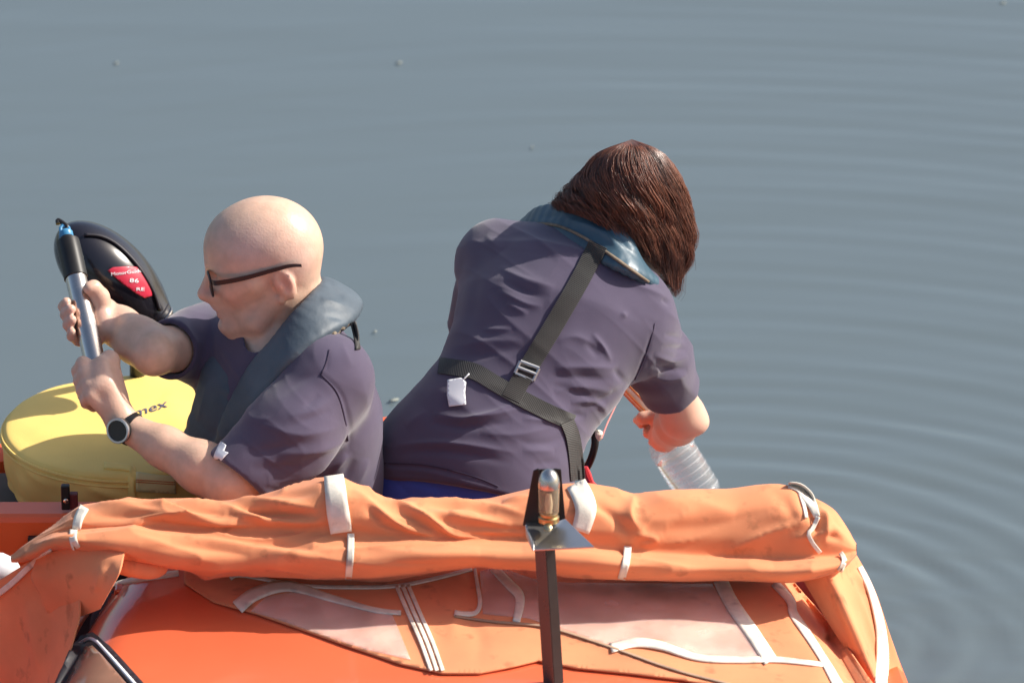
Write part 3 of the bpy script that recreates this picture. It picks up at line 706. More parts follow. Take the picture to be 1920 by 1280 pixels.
# life vest
def onm(px, py, off):
    h, _ = msh.hit(px, py)
    if h is None: print('miss', px, py); return W(px, py, -.055)
    return CAM + ray(px, py) * ((h - CAM) @ Fv - off)
vst = [(W(424, 885, -.125), -me_, mf, .036), (W(444, 800, -.135), -me_, mf, .036), (W(487, 715, -.142), -me_, mf, .037), (W(538, 652, -.14), unit([.25, -.85, -.35]), mf, .037),
       (W(590, 606, -.115), unit([.45, -.70, -.50]), mf, .038), (W(628, 572, -.05), unit([.75, -.40, -.52]), mf, .042), (W(634, 550, .03), unit([.80, .15, -.55]), mf, .042),
       (W(590, 556, .12), unit([.45, .75, -.45]), mf, .04), (W(510, 590, .13), unit([-.25, .85, -.4]), mf, .04), (W(448, 632, .02), unit([-.5, .75, -.25]), mf, .040),
       (W(418, 705, -.045), me_, mf, .046), (W(394, 780, -.055), me_, mf, .047), (W(366, 885, -.05), me_, mf, .047)]
def loft_path(vx, st, thick, p=3.0, n=4, k=.006):
    cs = catmull([s[0] for s in st], (len(st) - 1) * n + 1); ls = catmull([s[1] for s in st], len(cs)); ns = catmull([s[2] for s in st], len(cs)); aa = np.interp(np.linspace(0, 1, len(cs)), np.linspace(0, 1, len(st)), [s[3] for s in st])
    T = np.gradient(cs, axis=0); L_, N_ = [], []
    for t_, l in zip(T, ls):
        t_ = unit(t_); l = unit(l - t_ * (l @ t_)); L_.append(l); N_.append(np.cross(t_, l))
    vx.loft(cs, L_, N_, aa, [thick] * len(cs), k, p); return cs, np.array(L_), np.array(N_)
vv = Vox(np.array([-.72, -.34, .40]), np.array([-.18, .30, .95]), .003)
vcs, vL, vN = loft_path(vv, vst, .016)
vV, vQ = vv.mesh(7); vNn = normals(vV, vQ)
vV = fold(vV, vNn, [([(600, 560), (650, 575)], 4, 6), ([(610, 590), (655, 600)], -3, 6), ([(612, 530), (645, 560)], -3, 5), ([(560, 660), (600, 640), (650, 610)], -4, 6), ([(520, 700), (480, 770)], 2, 9), ([(395, 700), (370, 790)], 2, 8)], 1.6)
vest = adopt(mesh_np('life_vest', vV, vQ, M['vest']), man); vest['label'] = 'slate grey inflatable life vest collar round the neck'
vsf = Surf((vV, vQ), (sV, sQ))
# frayed worn edge along the back of the collar
rr_ = MB(); ks = np.linspace(13, 24, 90); pe, re_ = [], []
for k in ks:
    i0 = int(k); f = k - i0; i1 = min(i0 + 1, len(vcs) - 1); c = vcs[i0] * (1 - f) + vcs[i1] * f; l = vL[i0] * (1 - f) + vL[i1] * f; n_ = vN[i0] * (1 - f) + vN[i1] * f
    pe.append(c + l * (.0385 + .0015 * math.sin(k * 9)) + n_ * .004 * math.sin(k * 5.3)); re_.append(.0035 + .0022 * abs(math.sin(k * 6.7)) * rng.random())
rr_.tube(pe, re_, 8)
rr_.build('worn_edge', M['vest_edge'], vest)
for sgn in (-1, 1):
    hwv = np.interp(np.linspace(0, 1, len(vcs)), np.linspace(0, 1, len(vst)), [q[3] for q in vst])
    MB().tube(vcs[1:-1] + vL[1:-1] * (sgn * (hwv[1:-1, None] - .001)), .0022, 6).build('piping', M['web'], vest)
wl = patch('vest_label', vsf, [(414, 826), (424, 834), (420, 845), (428, 848), (412, 866), (396, 868), (404, 846)], .006, M['white'], vest, 4, .001)
bs = ribbon('back_strap', vsf, [(662, 604), (668, 630), (671, 655)], 9, .004, M['web'], vest, .003, m=3)

# glasses
gm = mat('frame_plastic', (.016, .012, .016), .35)
fr = MB(); lens_rims = []
zt = .012
for s in (-1, 1):
    rim = [hp(.1015 - .10 * abs(y - 0) ** 1.4, s * y, z) for y, z in [(.010, .010), (.030, .015), (.052, .012), (.056, .0), (.050, -.020), (.032, -.027), (.014, -.022), (.009, -.004), (.010, .010)]]
    rim = catmull(rim, 40); fr.tube(rim, .0022, 6, False); lens_rims.append(rim)
fr.tube([hp(.100, -.011, .006), hp(.103, 0, .009), hp(.100, .011, .006)], .0022, 6)
glasses = adopt(mesh_np('glasses', fr.v, fr.f, gm), man); glasses['label'] = 'thin dark plastic glasses'
for s in (-1, 1):
    tp = catmull([hp(.0985, s * .056, .008), hp(.088, s * .070, .009), hp(.04, s * .0815, .013), hp(-.02, s * .0865, .020), hp(-.045, s * .0855, .021), hp(-.064, s * .0815, .016)], 30)
    mbx = MB(); V = []
    for i, p in enumerate(tp):
        hh = .0047 - .0022 * i / 29; V += [p + hu * hh + hl * s * .0012, p - hu * hh + hl * s * .0012, p - hu * hh - hl * s * .0012, p + hu * hh - hl * s * .0012]
    mbx.add(V, [(i * 4 + k, i * 4 + (k + 1) % 4, i * 4 + 4 + (k + 1) % 4, i * 4 + 4 + k) for i in range(29) for k in range(4)] + [(0, 1, 2, 3), (116, 117, 118, 119)])
    mbx.build('temple_arm', gm, glasses)
for rim in lens_rims:
    c = rim.mean(0); mbx = MB(); mbx.add(np.r_[rim[:-1], [c + hf * .001]], [(i, (i + 1) % 39, 39) for i in range(39)])
    o = mbx.build('lens', M['lens'], glasses); sdm = o.modifiers.new('t', 'SOLIDIFY'); sdm.thickness = .0012

# wristwatch on the near wrist
wa = unit(wr_n - el_n); wc = wr_n - wa * .012
wd = unit(W(208, 806, -.19) - W(226, 797, -.15)); wd = unit(wd - wa * (wd @ wa) * .75); ws = unit(np.cross(wa, wd))
MBs = MB(); Gs = []
for dx, rad in ((-.0115, .0262), (-.0105, .0295), (.0105, .0305), (.0115, .0275)):
    Gs.append([wc + wa * dx + rad * (math.cos(a) * wd + math.sin(a) * ws) for a in np.linspace(0, 2 * np.pi, 48, endpoint=False)])
MBs.grid(np.array(Gs), True); watch = MBs.build('watch', M['black'], man); watch['label'] = 'black strap wristwatch with a round steel bezel'
cd = wc + wd * .027
MB().lathe(cd, wd, [(-.004, .019), (.0, .0215), (.008, .0225), (.0095, .0215)], 40).build('case', M['black'], watch)
MB().lathe(cd + wd * .0085, wd, [(0, .0225), (.003, .0228), (.0045, .0215), (.0045, .0185), (.002, .0180)], 40, False).build('bezel', M['steel_matt'], watch)
MB().lathe(cd + wd * .0098, wd, [(0, .0182), (.0004, .0182)], 40).build('dial', M['black_gloss'], watch)
# bracelet on the far wrist and ring
bw = unit(wr_f - el_f); bu = unit(np.cross(bw, [0, 0, 1])); bv = np.cross(bw, bu)
br_ = MB().tube([wr_f - bw * .004 + .0285 * (math.cos(a) * bu + math.sin(a) * bv) for a in np.linspace(0, 2 * np.pi, 40)], .0017, 6, False).build('bracelet', M['black'], man)
MB().tube([wr_f - bw * .007 + .0288 * (math.cos(a) * bu + math.sin(a) * bv) for a in np.linspace(.6, 2.4, 16)], .0018, 6).build('clasp', M['steel'], br_)

# ------------------------------------------------------------------ the metal tube he holds
tube = empty('probe_tube', stick_bot, 'polished metal tube with black upper end held upright by the bald person', 'probe')
Lst = np.linalg.norm(stick_top - stick_bot); tB = stick_bot
f0 = np.linalg.norm(stick_at(522) - stick_bot)
MB().lathe(tB, sa, [(-.012, .014), (-.01, SR - .001), (0, SR - .0005), (.06, SR - .0005), (f0, SR - .0005)], 40).build('steel_barrel', M['steel'], tube)
MB().lathe(tB, sa, [(f0 - .001, SR), (f0, SR + .0015), (f0 + .05, SR + .0018), (Lst - .02, SR + .0015), (Lst - .014, SR + .001), (Lst - .012, .014), (Lst - .006, .012)], 40).build('black_grip', M['black'], tube)
MB().lathe(tB, sa, [(Lst - .008, .010), (Lst - .004, .0125), (Lst + .004, .0125), (Lst + .008, .009)], 24).build('blue_collar', M['blue'], tube)
for q in (-1, 1): MB().tube([tB + sa * (Lst + .004) + Xv * q * .008, tB + sa * (Lst + .014) + Xv * q * .007, tB + sa * (Lst + .020) + Xv * q * .001], .0035, 8).build('bail', M['blue'], tube)
MB().tube(catmull([tB + sa * (Lst + .008), tB + sa * (Lst + .016) + Xv * .005, tB + sa * (Lst + .025) - Xv * .002, tB + sa * (Lst + .030) - Xv * .009, tB + sa * (Lst + .022) - Xv * .010], 16), .0042, 8).build('cord_knot', M['black'], tube)
tsf = Surf(([v.co[:] for v in tube.children[0].data.vertices], [tuple(p.vertices) for p in tube.children[0].data.polygons]))
ribbon('sticker', tsf, [(174, 626), (184, 670)], 8, .0012, M['white'], tube, .0006, curve=False)

# ------------------------------------------------------------------ the dark-haired person leaning over the side
wom = empty('person', (-.08, .05, .2), 'dark-haired person seen from behind, leaning over the side to fill a bottle', 'person')
wsp = unit([.45, .52, .73]); wl_ = unit([.32, -.15, -.09]); wl_ = unit(wl_ - wsp * (wl_ @ wsp)); wn = np.cross(wl_, wsp)
if wn[1] > 0: wn = -wn
rl = R(3); wl_, wn = wl_ * math.cos(rl) + wn * math.sin(rl), wn * math.cos(rl) - wl_ * math.sin(rl)
wlh = unit([.95, -.25, -.10]); wlm = unit(wl_ + wlh)
wst = [(868, 955, .0, .155, .105), (885, 890, .0, .160, .108), (922, 820, .02, .130, .095), (962, 752, .06, .125, .090), (1010, 668, .11, .132, .094), (1045, 590, .16, .145, .094), (1066, 530, .20, .150, .085), (1080, 500, .23, .10, .05)]
wcs = [W(x, y, d) for x, y, d, _, _ in wst]; waa = [q[3] for q in wst]; wbb = [q[4] for q in wst]
wsr, wsl = W(1204, 615, .16), W(926, 488, .30)
wer = W(1281, 780, .31); wwr = W(1246, 818, .475); wel = W(893, 615, .42); wwl = W(960, 800, .58)
wbt, wbb_ = W(1222, 778, .50), W(1318, 935, .47)        # bottle neck and bottle foot
ba = unit(wbt - wbb_)
# head, hanging forward and to the right
whu = unit([.16, .62, .76]); whf = unit(np.array([.35, .75, -.55])); whf = unit(whf - whu * (whf @ whu)); whl = np.cross(whu, whf)
WHO = W(1183, 400, .275); WHM = np.stack([whf, whl, whu])
def whp(x, y, z): return WHO + whf * x + whl * y + whu * z
wv = Vox(np.array([-.32, -.22, .02]), np.array([.40, .72, 1.12]), .0035)
head(wv, whp, WHM)
wv.chain([whp(-.01, 0, -.05), W(1112, 478, .27)], [.05, .05], .03)
wv.loft(wcs, [wlh, wlh, wlm] + [wl_] * 5, [wn] * 8, waa, wbb, .03)
wv.chain([W(1085, 490, .22), wsr], [.055, .055], .03); wv.chain([W(1065, 480, .24), wsl], [.055, .055], .03)
wv.chain([wsr, wer], [.048, .038], .02); wv.chain([wer, wer + (wwr - wer) * .35, wwr], [.037, .038, .026], .02)
wv.ell(W(1309, 792, .305), np.array([.018, .020, .015]), None, .014); wv.cap(W(1300, 790, .30), wer + (wwr - wer) * .5 + np.array([.01, -.02, .01]), .018, .016, .02)
wv.chain([wsl, wel], [.05, .042], .02); wv.chain([wel, wwl], [.04, .026], .02)
gb = wbt - ba * .035
grip(wv, gb, ba, .018, np.array([.6, -.55, .35]), 1, wwr, fscale=.92)
grip(wv, W(985, 815, .60), unit([1, .1, .1]), .03, np.array([0, -.2, 1.0]), 1, wwl, fscale=.9)
whl_, whr_ = W(800, 955, .02), W(925, 965, -.04)
for h_ in (whl_, whr_):
    kn = h_ + np.array([.06, .10, 0]); kn[2] = .09; an = kn + np.array([-.03, -.38, -.02])
    wv.chain([h_, kn], [.085, .058], .03); wv.chain([kn, an], [.052, .036], .02)
bV, bQ = wv.mesh(1)
wcol = skin_col(bV, (.67, .42, .31), [(wer + np.array([.02, .0, -.01]), .04, (.70, .44, .33)), (wwr, .05, (.72, .38, .27)), (gb, .05, (.72, .34, .24))])
adopt(mesh_np('body', bV, bQ, M['skin_w'], None, True, wcol), wom)
# shirt
ws_ = Vox(np.array([-.34, -.22, .36]), np.array([.40, .66, 1.06]), .003)
ws_.loft(wcs[1:], [wlh, wlm] + [wl_] * 5, [wn] * 7, [.176, .156, .143, .158, .168, .152, .105], [.146, .138, .126, .126, .122, .096, .055], .03, 2.0)
ws_.chain([W(1100, 520, .21), W(1190, 588, .16)], [.055, .066], .05); ws_.chain([W(1050, 497, .24), W(938, 490, .28)], [.052, .057], .06)
ws_.chain([W(942, 500, .27), W(965, 580, .20)], [.055, .06], .06)
ws_.chain([W(990, 478, .285), W(1110, 500, .225)], [.034, .038], .04)
ws_.chain([W(1140, 625, .14), W(1185, 645, .145)], [.068, .062], .04)
whem = wsr + (wer - wsr) * .70; wa_ = unit(wer - wsr)
ws_.chain([W(1196, 606, .16), wsr + (wer - wsr) * .35, whem], [.063, .060, .056], .03)
lhem = wsl + (wel - wsl) * 1.0; la_ = unit(wel - wsl)
ws_.chain([wsl, lhem], [.060, .054], .04)
ws_.loft([W(868, 940, -.01), W(885, 888, .0)], [wlh] * 2, [wn] * 2, [.182, .178], [.142, .142], .03, 2.1)
cutplane(ws_, W(855, 921, -.11), -unit([.2, .52, .73]), .45)
cutplane(ws_, whem, unit(wa_ + np.array([.15, 0, -.1])), .10); cutplane(ws_, lhem, la_, .10)
ws_.cap(whem - wa_ * .05, whem + wa_ * .05, .043, .046, .004, 's'); ws_.cap(lhem - la_ * .05, lhem + la_ * .05, .048, .05, .004, 's')
wV, wQ = ws_.mesh(1); wN = normals(wV, wQ)
wfolds = [([(935, 500), (985, 525), (1040, 540)], 5, 8), ([(935, 545), (985, 570), (1018, 575)], 5, 7), ([(950, 570), (990, 590)], 4, 6), ([(940, 525), (985, 548), (1030, 560)], -5, 8), ([(905, 618), (960, 618)], 3, 5),
          ([(850, 650), (920, 640), (980, 640)], 3, 9), ([(845, 670), (920, 662), (990, 650)], -3, 9), ([(1040, 690), (1090, 688), (1160, 690)], 5, 8), ([(1030, 705), (1090, 708), (1150, 712)], -5, 8), ([(1040, 735), (1090, 725), (1150, 735)], 5, 8), ([(1035, 720), (1100, 742), (1140, 755)], -4, 7),
          ([(1070, 755), (1110, 752), (1140, 768)], 5, 6), ([(1060, 775), (1100, 780)], -4, 6), ([(1045, 640), (1080, 632), (1120, 650)], 4, 9), ([(1110, 625), (1130, 650), (1146, 678)], 5, 5), ([(1098, 640), (1125, 670)], -4, 7),
          ([(810, 775), (870, 785), (940, 775), (985, 760)], 6, 7), ([(800, 790), (870, 800), (960, 790)], -6, 8), ([(740, 835), (820, 830), (900, 838), (970, 850)], 5, 7), ([(735, 850), (840, 846), (960, 868)], -5, 8), ([(860, 790), (920, 775), (975, 752)], 4, 6),
          ([(900, 812), (970, 815), (1040, 800)], 4, 9), ([(970, 830), (1030, 830), (1060, 810)], -4, 8), ([(980, 785), (1035, 790), (1060, 800)], 4, 6), ([(980, 845), (1040, 845)], 3, 8), ([(1000, 870), (1050, 865)], -3, 8),
          ([(1225, 665), (1262, 675), (1292, 668)], 5, 6), ([(1222, 682), (1260, 692), (1290, 690)], -6, 6), ([(1215, 700), (1255, 710), (1288, 700)], 5, 6), ([(1245, 628), (1285, 635)], -4, 5), ([(1240, 650), (1290, 655)], -4, 5), ([(1222, 620), (1215, 650), (1200, 690), (1190, 712)], -3, 4),
          ([(1165, 585), (1175, 595)], 3, 5), ([(1240, 560), (1258, 572)], -5, 5), ([(1180, 530), (1220, 545), (1255, 560)], 4, 6), ([(870, 450), (860, 520), (852, 600)], -3, 12), ([(910, 440), (940, 470)], 4, 12), ([(900, 480), (890, 560), (880, 620)], -3, 12),
          ([(760, 800), (800, 770)], 3, 10), ([(720, 880), (800, 885), (880, 905), (960, 925)], 2, 5), ([(715, 872), (800, 876), (890, 896)], -2, 4), ([(1150, 690), (1175, 720)], -5, 6), ([(1090, 770), (1150, 740), (1180, 715)], -5, 7)]
wV = fold(wV, wN, wfolds, 1.0, ridge=(np.stack([wl_, wsp + .25 * wl_, wn]), np.array([4.8, 18., 5.]), 4.8))
adopt(mesh_np('shirt', wV, wQ, M['shirt']), wom); wsh = Surf((wV, wQ))
ribbon('seam', wsh, [(1228, 606), (1218, 645), (1203, 685), (1190, 712)], 1.6, .0008, M['shirt_seam'], wom, .0015, m=3)
ribbon('seam', wsh, [(712, 868), (800, 872), (885, 892), (935, 912)], 1.6, .001, M['shirt_seam'], wom, .0012, m=3)
# trousers
tv = Vox(np.array([-.36, -.46, .03]), np.array([.16, .36, .70]), .005)
tv.loft([W(845, 965, -.02), W(872, 912, .0), W(900, 858, .005)], [wlh] * 3, [wn] * 3, [.180, .172, .160], [.138, .136, .128], .03, 2.0)
for h_ in (whl_, whr_):
    kn = h_ + np.array([.06, .10, 0]); kn[2] = .10; an = kn + np.array([-.03, -.36, -.01])
    tv.chain([h_, kn], [.105, .07], .03); tv.chain([kn, an], [.065, .05], .02)
tV, tQ = tv.mesh(2); tV = fold(tV, normals(tV, tQ), [([(735, 895), (770, 930)], -2, 4), ([(760, 905), (830, 930)], 3, 10)], 1.0)
tr = adopt(mesh_np('trousers', tV, tQ, M['trouser_blue']), wom); tr['label'] = 'bright blue trousers'

# hair: an under-shell and several thousand strands
Lc = catmull([(1180, 264), (1122, 288), (1086, 334), (1062, 366), (1040, 392)], 60); Rc = catmull([(1184, 262), (1242, 288), (1278, 350), (1290, 425), (1281, 490), (1256, 540)], 60)
tpar = np.linspace(0, 1, 60); dpt = np.interp(tpar, [0, .12, .4, .75, 1], [.008, .062, .100, .110, .105])
def hair_pt(u, t, rad=1.0, back=1.0):
    """u = angle round the head (0 left, pi right, camera side between), t = crown to hem"""
    i = t * 59; l = np.stack([np.interp(i, np.arange(60), Lc[:, k]) for k in (0, 1)], -1); r = np.stack([np.interp(i, np.arange(60), Rc[:, k]) for k in (0, 1)], -1)
    c = (l + r) / 2; h = (r - l) / 2; d = np.interp(t, tpar, dpt)
    p2 = c - h * (np.cos(u) * rad)[..., None] + (t ** 3 * np.clip(np.sin(u), 0, 1))[..., None] * np.array([12., -30.]); Y = .265 - d * np.sin(u) * rad
    out = np.stack([W(a, b, y) for (a, b), y in zip(p2.reshape(-1, 2), np.ravel(Y))]); return out
G = np.stack([hair_pt(np.linspace(0, 2 * np.pi, 72, endpoint=False), np.full(72, t), .955) for t in np.linspace(0.004, .97, 40)])
hmb = MB().grid(G, True); hmb.add(G[-1], [tuple(range(72))]); hmb.add(G[0], [tuple(range(72))])
hair = hmb.build('hair', M['hair'], wom); hair['label'] = 'wavy dark brown chin-length hair'
clumps = [(rng.random() * 2 * np.pi, rng.random() * 6.28, rng.normal(0, 1), .8 + .5 * rng.random()) for _ in range(300)]
SV, SF, SC = [], [], []
NS, NSEG = 9500, 16
base_u = rng.random(NS)
for i in range(NS):
    cl = clumps[rng.integers(len(clumps))]
    u0 = cl[0] + rng.normal(0, .085); front = math.sin(u0) > -.35
    if not front and rng.random() < .6: continue
    t0 = max(.0, rng.random() ** 1.3 * .55 - .08); t1 = min(1.03, .84 + .22 * rng.random() + .05 * cl[2])
    ts = np.linspace(t0, t1, NSEG); env = sm((ts - .15) / .45)
    us = u0 + env * (.155 * np.sin(2 * np.pi * (2.4 * cl[3] * ts) + cl[1]) + .04 * cl[2]) + (.015 * rng.normal()) * ts
    rad = 1.0 + .020 * rng.normal() + env * (.065 * np.sin(2 * np.pi * 2.4 * cl[3] * ts + cl[1] + 1.4) + .032 * cl[2]) - .03 * (ts > .98) * (ts - .98) * 20
    if i % 22 == 0: rad = rad + np.linspace(0, 1, NSEG) ** 2 * abs(rng.normal(.05, .05)); us = us + .10 * rng.normal() * ts ** 2
    P = hair_pt(us, np.clip(ts, 0, 1), rad)
    over = np.clip(ts - 1, 0, None); P[:, 2] -= over * .35
    w = .00068 * (1 - .65 * np.linspace(0, 1, NSEG) ** 2); w = w * (.7 + .6 * rng.random())
    T = np.gradient(P, axis=0); T /= np.linalg.norm(T, axis=1)[:, None]
    o = P - np.array([*WHO]); sdv = np.cross(T, o); sdv /= np.linalg.norm(sdv, axis=1)[:, None] + 1e-9; nv = np.cross(sdv, T)
    b0 = len(SV) * 3 * NSEG; mixc = np.clip(.35 + .28 * rng.normal() + .12 * cl[2], 0, 1); SC.append(np.tile((1 - mixc) * np.array([.030, .012, .010]) + mixc * np.array([.28, .105, .06]), (3 * NSEG, 1)))
    SV.append(np.stack([P + sdv * w[:, None], P + nv * w[:, None] * .8, P - sdv * w[:, None]], 1).reshape(-1, 3))
    k = np.arange(NSEG - 1) * 3 + b0
    for a, bb in ((0, 1), (1, 2), (2, 0)): SF.append(np.stack([k + a, k + bb, k + 3 + bb, k + 3 + a], 1))
st_ = adopt(mesh_np('hair_strands', np.concatenate(SV), np.concatenate(SF), M['hair_strand'], None, True, np.concatenate(SC)), hair); st_['kind'] = 'stuff'

# life vest of the leaning person: collar, webbing, slider, paper tag
cst = [(W(980, 424, .38), unit([-.6, .1, -.5]), None, .022), (W(1008, 412, .30), unit([-.45, -.3, -.75]), None, .026), (W(1062, 414, .225), unit([-.35, -.62, -.7]), None, .032), (W(1118, 442, .165), unit([-.1, -.75, -.65]), None, .035),
       (W(1168, 480, .128), unit([.2, -.75, -.62]), None, .034), (W(1206, 512, .140), unit([.5, -.55, -.6]), None, .026), (W(1228, 530, .20), unit([.75, -.2, -.5]), None, .020)]
cvx = Vox(np.array([-.10, .05, .60]), np.array([.40, .62, 1.05]), .003)
loft_path(cvx, [(a, b_, b_, d) for a, b_, _, d in cst], .011, 3.0)
cV, cQ = cvx.mesh(8); cV = fold(cV, normals(cV, cQ), [([(1060, 410), (1120, 430), (1170, 465)], 4, 6), ([(1090, 400), (1150, 440), (1200, 490)], -4, 5), ([(1130, 425), (1160, 470)], 3, 5), ([(1010, 408), (1060, 402)], -3, 5)], 1.8)
wvest = adopt(mesh_np('life_vest', cV, cQ, M['vest_w']), wom); wvest['label'] = 'teal grey life vest collar with black webbing across the back'
csf = Surf((cV, cQ)); wall = Surf((cV, cQ), (wV, wQ))
ribbon('edge_binding', csf, [(992, 420), (1040, 422), (1085, 440), (1130, 468), (1180, 503), (1216, 528)], 5, .003, M['vest_edge'], wvest, .004, m=3)
def webbing(name, surf, pts, width, off, parent, rib=3.2, curve=True):
    pts = np.asarray(pts, float); L = np.linalg.norm(np.diff(pts, axis=0), axis=1).sum(); n = int(L / rib * 2)
    G = ribbon_grid(surf, pts, width, off, n=n, m=7, smooth=10, curve=curve)
    G[::2] -= Fv * .0011
    o = MB().grid(G).build(name, M['web'], parent); o.data.polygons.foreach_set('use_smooth', np.zeros(len(o.data.polygons), bool))
    s = o.modifiers.new('thick', 'SOLIDIFY'); s.thickness = .0022; s.offset = -1; return o
webbing('back_strap', wall, [(1121, 458), (1090, 520), (1050, 590), (1005, 665), (975, 715), (958, 748)], 36, .005, wvest)
webbing('waist_belt', wsh, [(822, 684), (850, 688), (890, 696), (935, 722), (985, 750), (1035, 775), (1075, 792)], 30, .004, wvest)
webbing('hip_strap', wsh, [(1064, 790), (1074, 815), (1080, 850), (1084, 900)], 26, .005, wvest)
bk = MB()
def on(surf, px, py, off):
    h, _ = surf.hit(px, py); return CAM + ray(px, py) * ((h - CAM) @ Fv - off)
loop = [on(wall, *q, .009) for q in [(976, 677), (1011, 690), (1000, 713), (966, 699), (976, 677)]]
dmid = np.mean([(p - CAM) @ Fv for p in loop]); loop = [CAM + ray(*proj(p)) * dmid for p in loop]
for a, b_ in zip(loop[:-1], loop[1:]): bk.tube([a, b_], .0032, 8)
bk.tube([(loop[0] + loop[3]) / 2 - Fv * .001, (loop[1] + loop[2]) / 2 - Fv * .001], .0030, 8)
bk.build('slider_buckle', M['steel_matt'], wvest)
tg = patch('paper_tag', wsh, [(839, 712), (865, 708), (874, 716), (872, 735), (874, 758), (842, 762), (838, 740)], .010, M['white'], wvest, 5, .001, .8)
ribbon('tag_string', wsh, [(868, 712), (880, 700)], 1.8, .010, M['white'], wvest, .0015, m=3, curve=False)
# gas cylinder loop and red pull tab of the vest at the hip
lp = catmull([W(1088, 806, .10), W(1108, 800, .09), W(1116, 825, .08), (W(1110, 855, .08)), W(1098, 878, .09), W(1090, 870, .1)], 30)
MB().tube(lp, .007, 10).build('bladder_tube', M['black'], wvest)
MB().lathe(W(1122, 815, .08), unit([.2, -.3, 1]), [(-.012, .004), (-.008, .007), (.006, .007), (.010, .003)], 14).build('valve_knob', M['canvas_trim'], wvest)
MB().tube([W(1097, 875, .06), W(1100, 888, .06), W(1108, 905, .06), W(1125, 920, .06)], [.005, .008, .006, .004], 8).build('pull_tab', M['red'], wvest)
MB().box(W(846, 686, .13), (.022, .01, .018)).build('belt_loop', mat('belt_red', (.12, .03, .03), .6), wvest, False, .002)

# ------------------------------------------------------------------ bottle, its filling tube and cord
bot = empty('water_bottle', wbb_, 'clear ribbed plastic bottle held over the water by the leaning person', 'bottle')
BL = np.linalg.norm(wbt - wbb_); prof = [(0, .030), (.004, .040), (.012, .0425)]
x = .014
while x < BL - .075: prof += [(x, .0425), (x + .0035, .0408), (x + .007, .0425), (x + .0125, .0430)]; x += .0145
prof += [(BL - .070, .0425), (BL - .055, .040), (BL - .040, .031), (BL - .028, .020), (BL - .022, .0145), (BL - .012, .0140), (BL - .010, .0165), (BL - .006, .0165), (BL - .004, .0138), (BL + .004, .0136)]
MB().lathe(wbb_, ba, prof + [(BL + .004, .0122), (BL - .02, .0125), (BL - .030, .019), (BL - .042, .0300), (BL - .056, .0386), (BL - .071, .0410), (.012, .0412), (.005, .037), (.003, .001)], 56).build('shell', mat('bottle_shell', (.92, .95, .97), .07, alpha=.07, spec=1.0), bot)
for k in range(8):
    c = wbb_ + ba * (.0175 + k * .0145); u_ = unit(np.cross(ba, [0, 1, 0])); w_ = np.cross(ba, u_)
    MB().tube([c + .0418 * (math.cos(a) * u_ + math.sin(a) * w_) for a in np.linspace(0, 2 * np.pi, 48)], .0013, 6, False).build('rib', mat('rib_plastic', (.9, .93, .95), .2, alpha=.16, spec=.9) if k == 0 else bpy.data.materials['rib_plastic'], bot)
MB().lathe(wbb_, ba, [(.0045, .001), (.006, .036), (.014, .0405), (BL - .088, .0405), (BL - .0875, .001)], 48).build('water_fill', mat('fill', (.93, .97, .97), .02, trans=1, ior=1.33), bot)
ft = empty('filling_tube', W(1206, 762, .5), 'copper striped tube with clear tip above the bottle neck', 'tube')
p0, p1 = W(1162, 712, .50), W(1214, 766, .50); fa = unit(p1 - p0)
MB().lathe(p0 - fa * .06, fa, [(0, .010), (.002, .0125), (np.linalg.norm(p1 - p0) + .06, .0125), (np.linalg.norm(p1 - p0) + .062, .008)], 20).build('striped_barrel', M['canvas_trim'], ft)
fu = unit(np.cross(fa, [0, 1, 0])); fw = np.cross(fa, fu)
for k in range(7):
    a = 2 * math.pi * k / 7; d = fu * math.cos(a) + fw * math.sin(a)
    MB().tube([p0 - fa * .058 + d * .0125, p1 - fa * .001 + d * .0125], .0022, 6).build('copper_rod', M['copper'], ft)
MB().tube([p1, p1 + fa * .02, wbt - ba * .03], [.006, .005, .004], 10).build('clear_tip', M['bottle'], ft)
cd_ = MB().tube(catmull([W(1166, 735, .42), W(1152, 765, .40), W(1138, 795, .36), W(1128, 822, .30)], 20), .0016, 6).build('cord', mat('pink_cord', (.60, .22, .20), .6))
tag(cd_, 'thin pink cord hanging under the leaning torso', 'cord')

# ------------------------------------------------------------------ folded canopy across the cabin
can = empty('folded_canopy', (-.1, -.55, .45), 'faded orange canvas canopy folded along the cabin edge with white straps', 'canopy')
top = np.array([(20, 1045), (40, 1026), (62, 1010), (98, 985), (128, 958), (150, 946), (220, 940), (330, 934), (420, 935), (480, 927), (540, 912), (600, 894), (640, 890), (668, 905), (700, 925), (740, 936), (790, 930), (850, 932), (920, 932), (965, 922), (1010, 912), (1060, 905), (1105, 903), (1150, 915), (1190, 926), (1250, 916), (1320, 914), (1370, 912), (1420, 905), (1455, 903), (1490, 908), (1520, 928), (1545, 940), (1570, 956), (1590, 990), (1604, 1016), (1608, 1030)], float)
bot_ = np.array([(20, 1052), (40, 1052), (62, 1045), (98, 1030), (130, 1028), (210, 1036), (280, 1052), (330, 1066), (390, 1078), (450, 1078), (520, 1082), (600, 1088), (700, 1088), (800, 1076), (900, 1064), (1000, 1070), (1050, 1078), (1150, 1084), (1300, 1086), (1400, 1090), (1480, 1093), (1530, 1086), (1570, 1074), (1590, 1062), (1602, 1048), (1608, 1034)], float)
cre = np.array([(20, 1048), (62, 1018), (98, 1000), (140, 993), (300, 988), (420, 992), (600, 1000), (700, 1007), (900, 1012), (1050, 1016), (1180, 1030), (1300, 1042), (1450, 1045), (1560, 1042), (1600, 1036), (1608, 1031)], float)
nX = 560; xs = np.linspace(22, 1606, nX)
def smoothi(a):
    y = np.interp(xs, a[:, 0], a[:, 1]); k = np.ones(7) / 7; return np.convolve(np.pad(y, 3, 'edge'), k, 'valid')
yt, yb, yc_ = smoothi(top), smoothi(bot_), smoothi(cre)
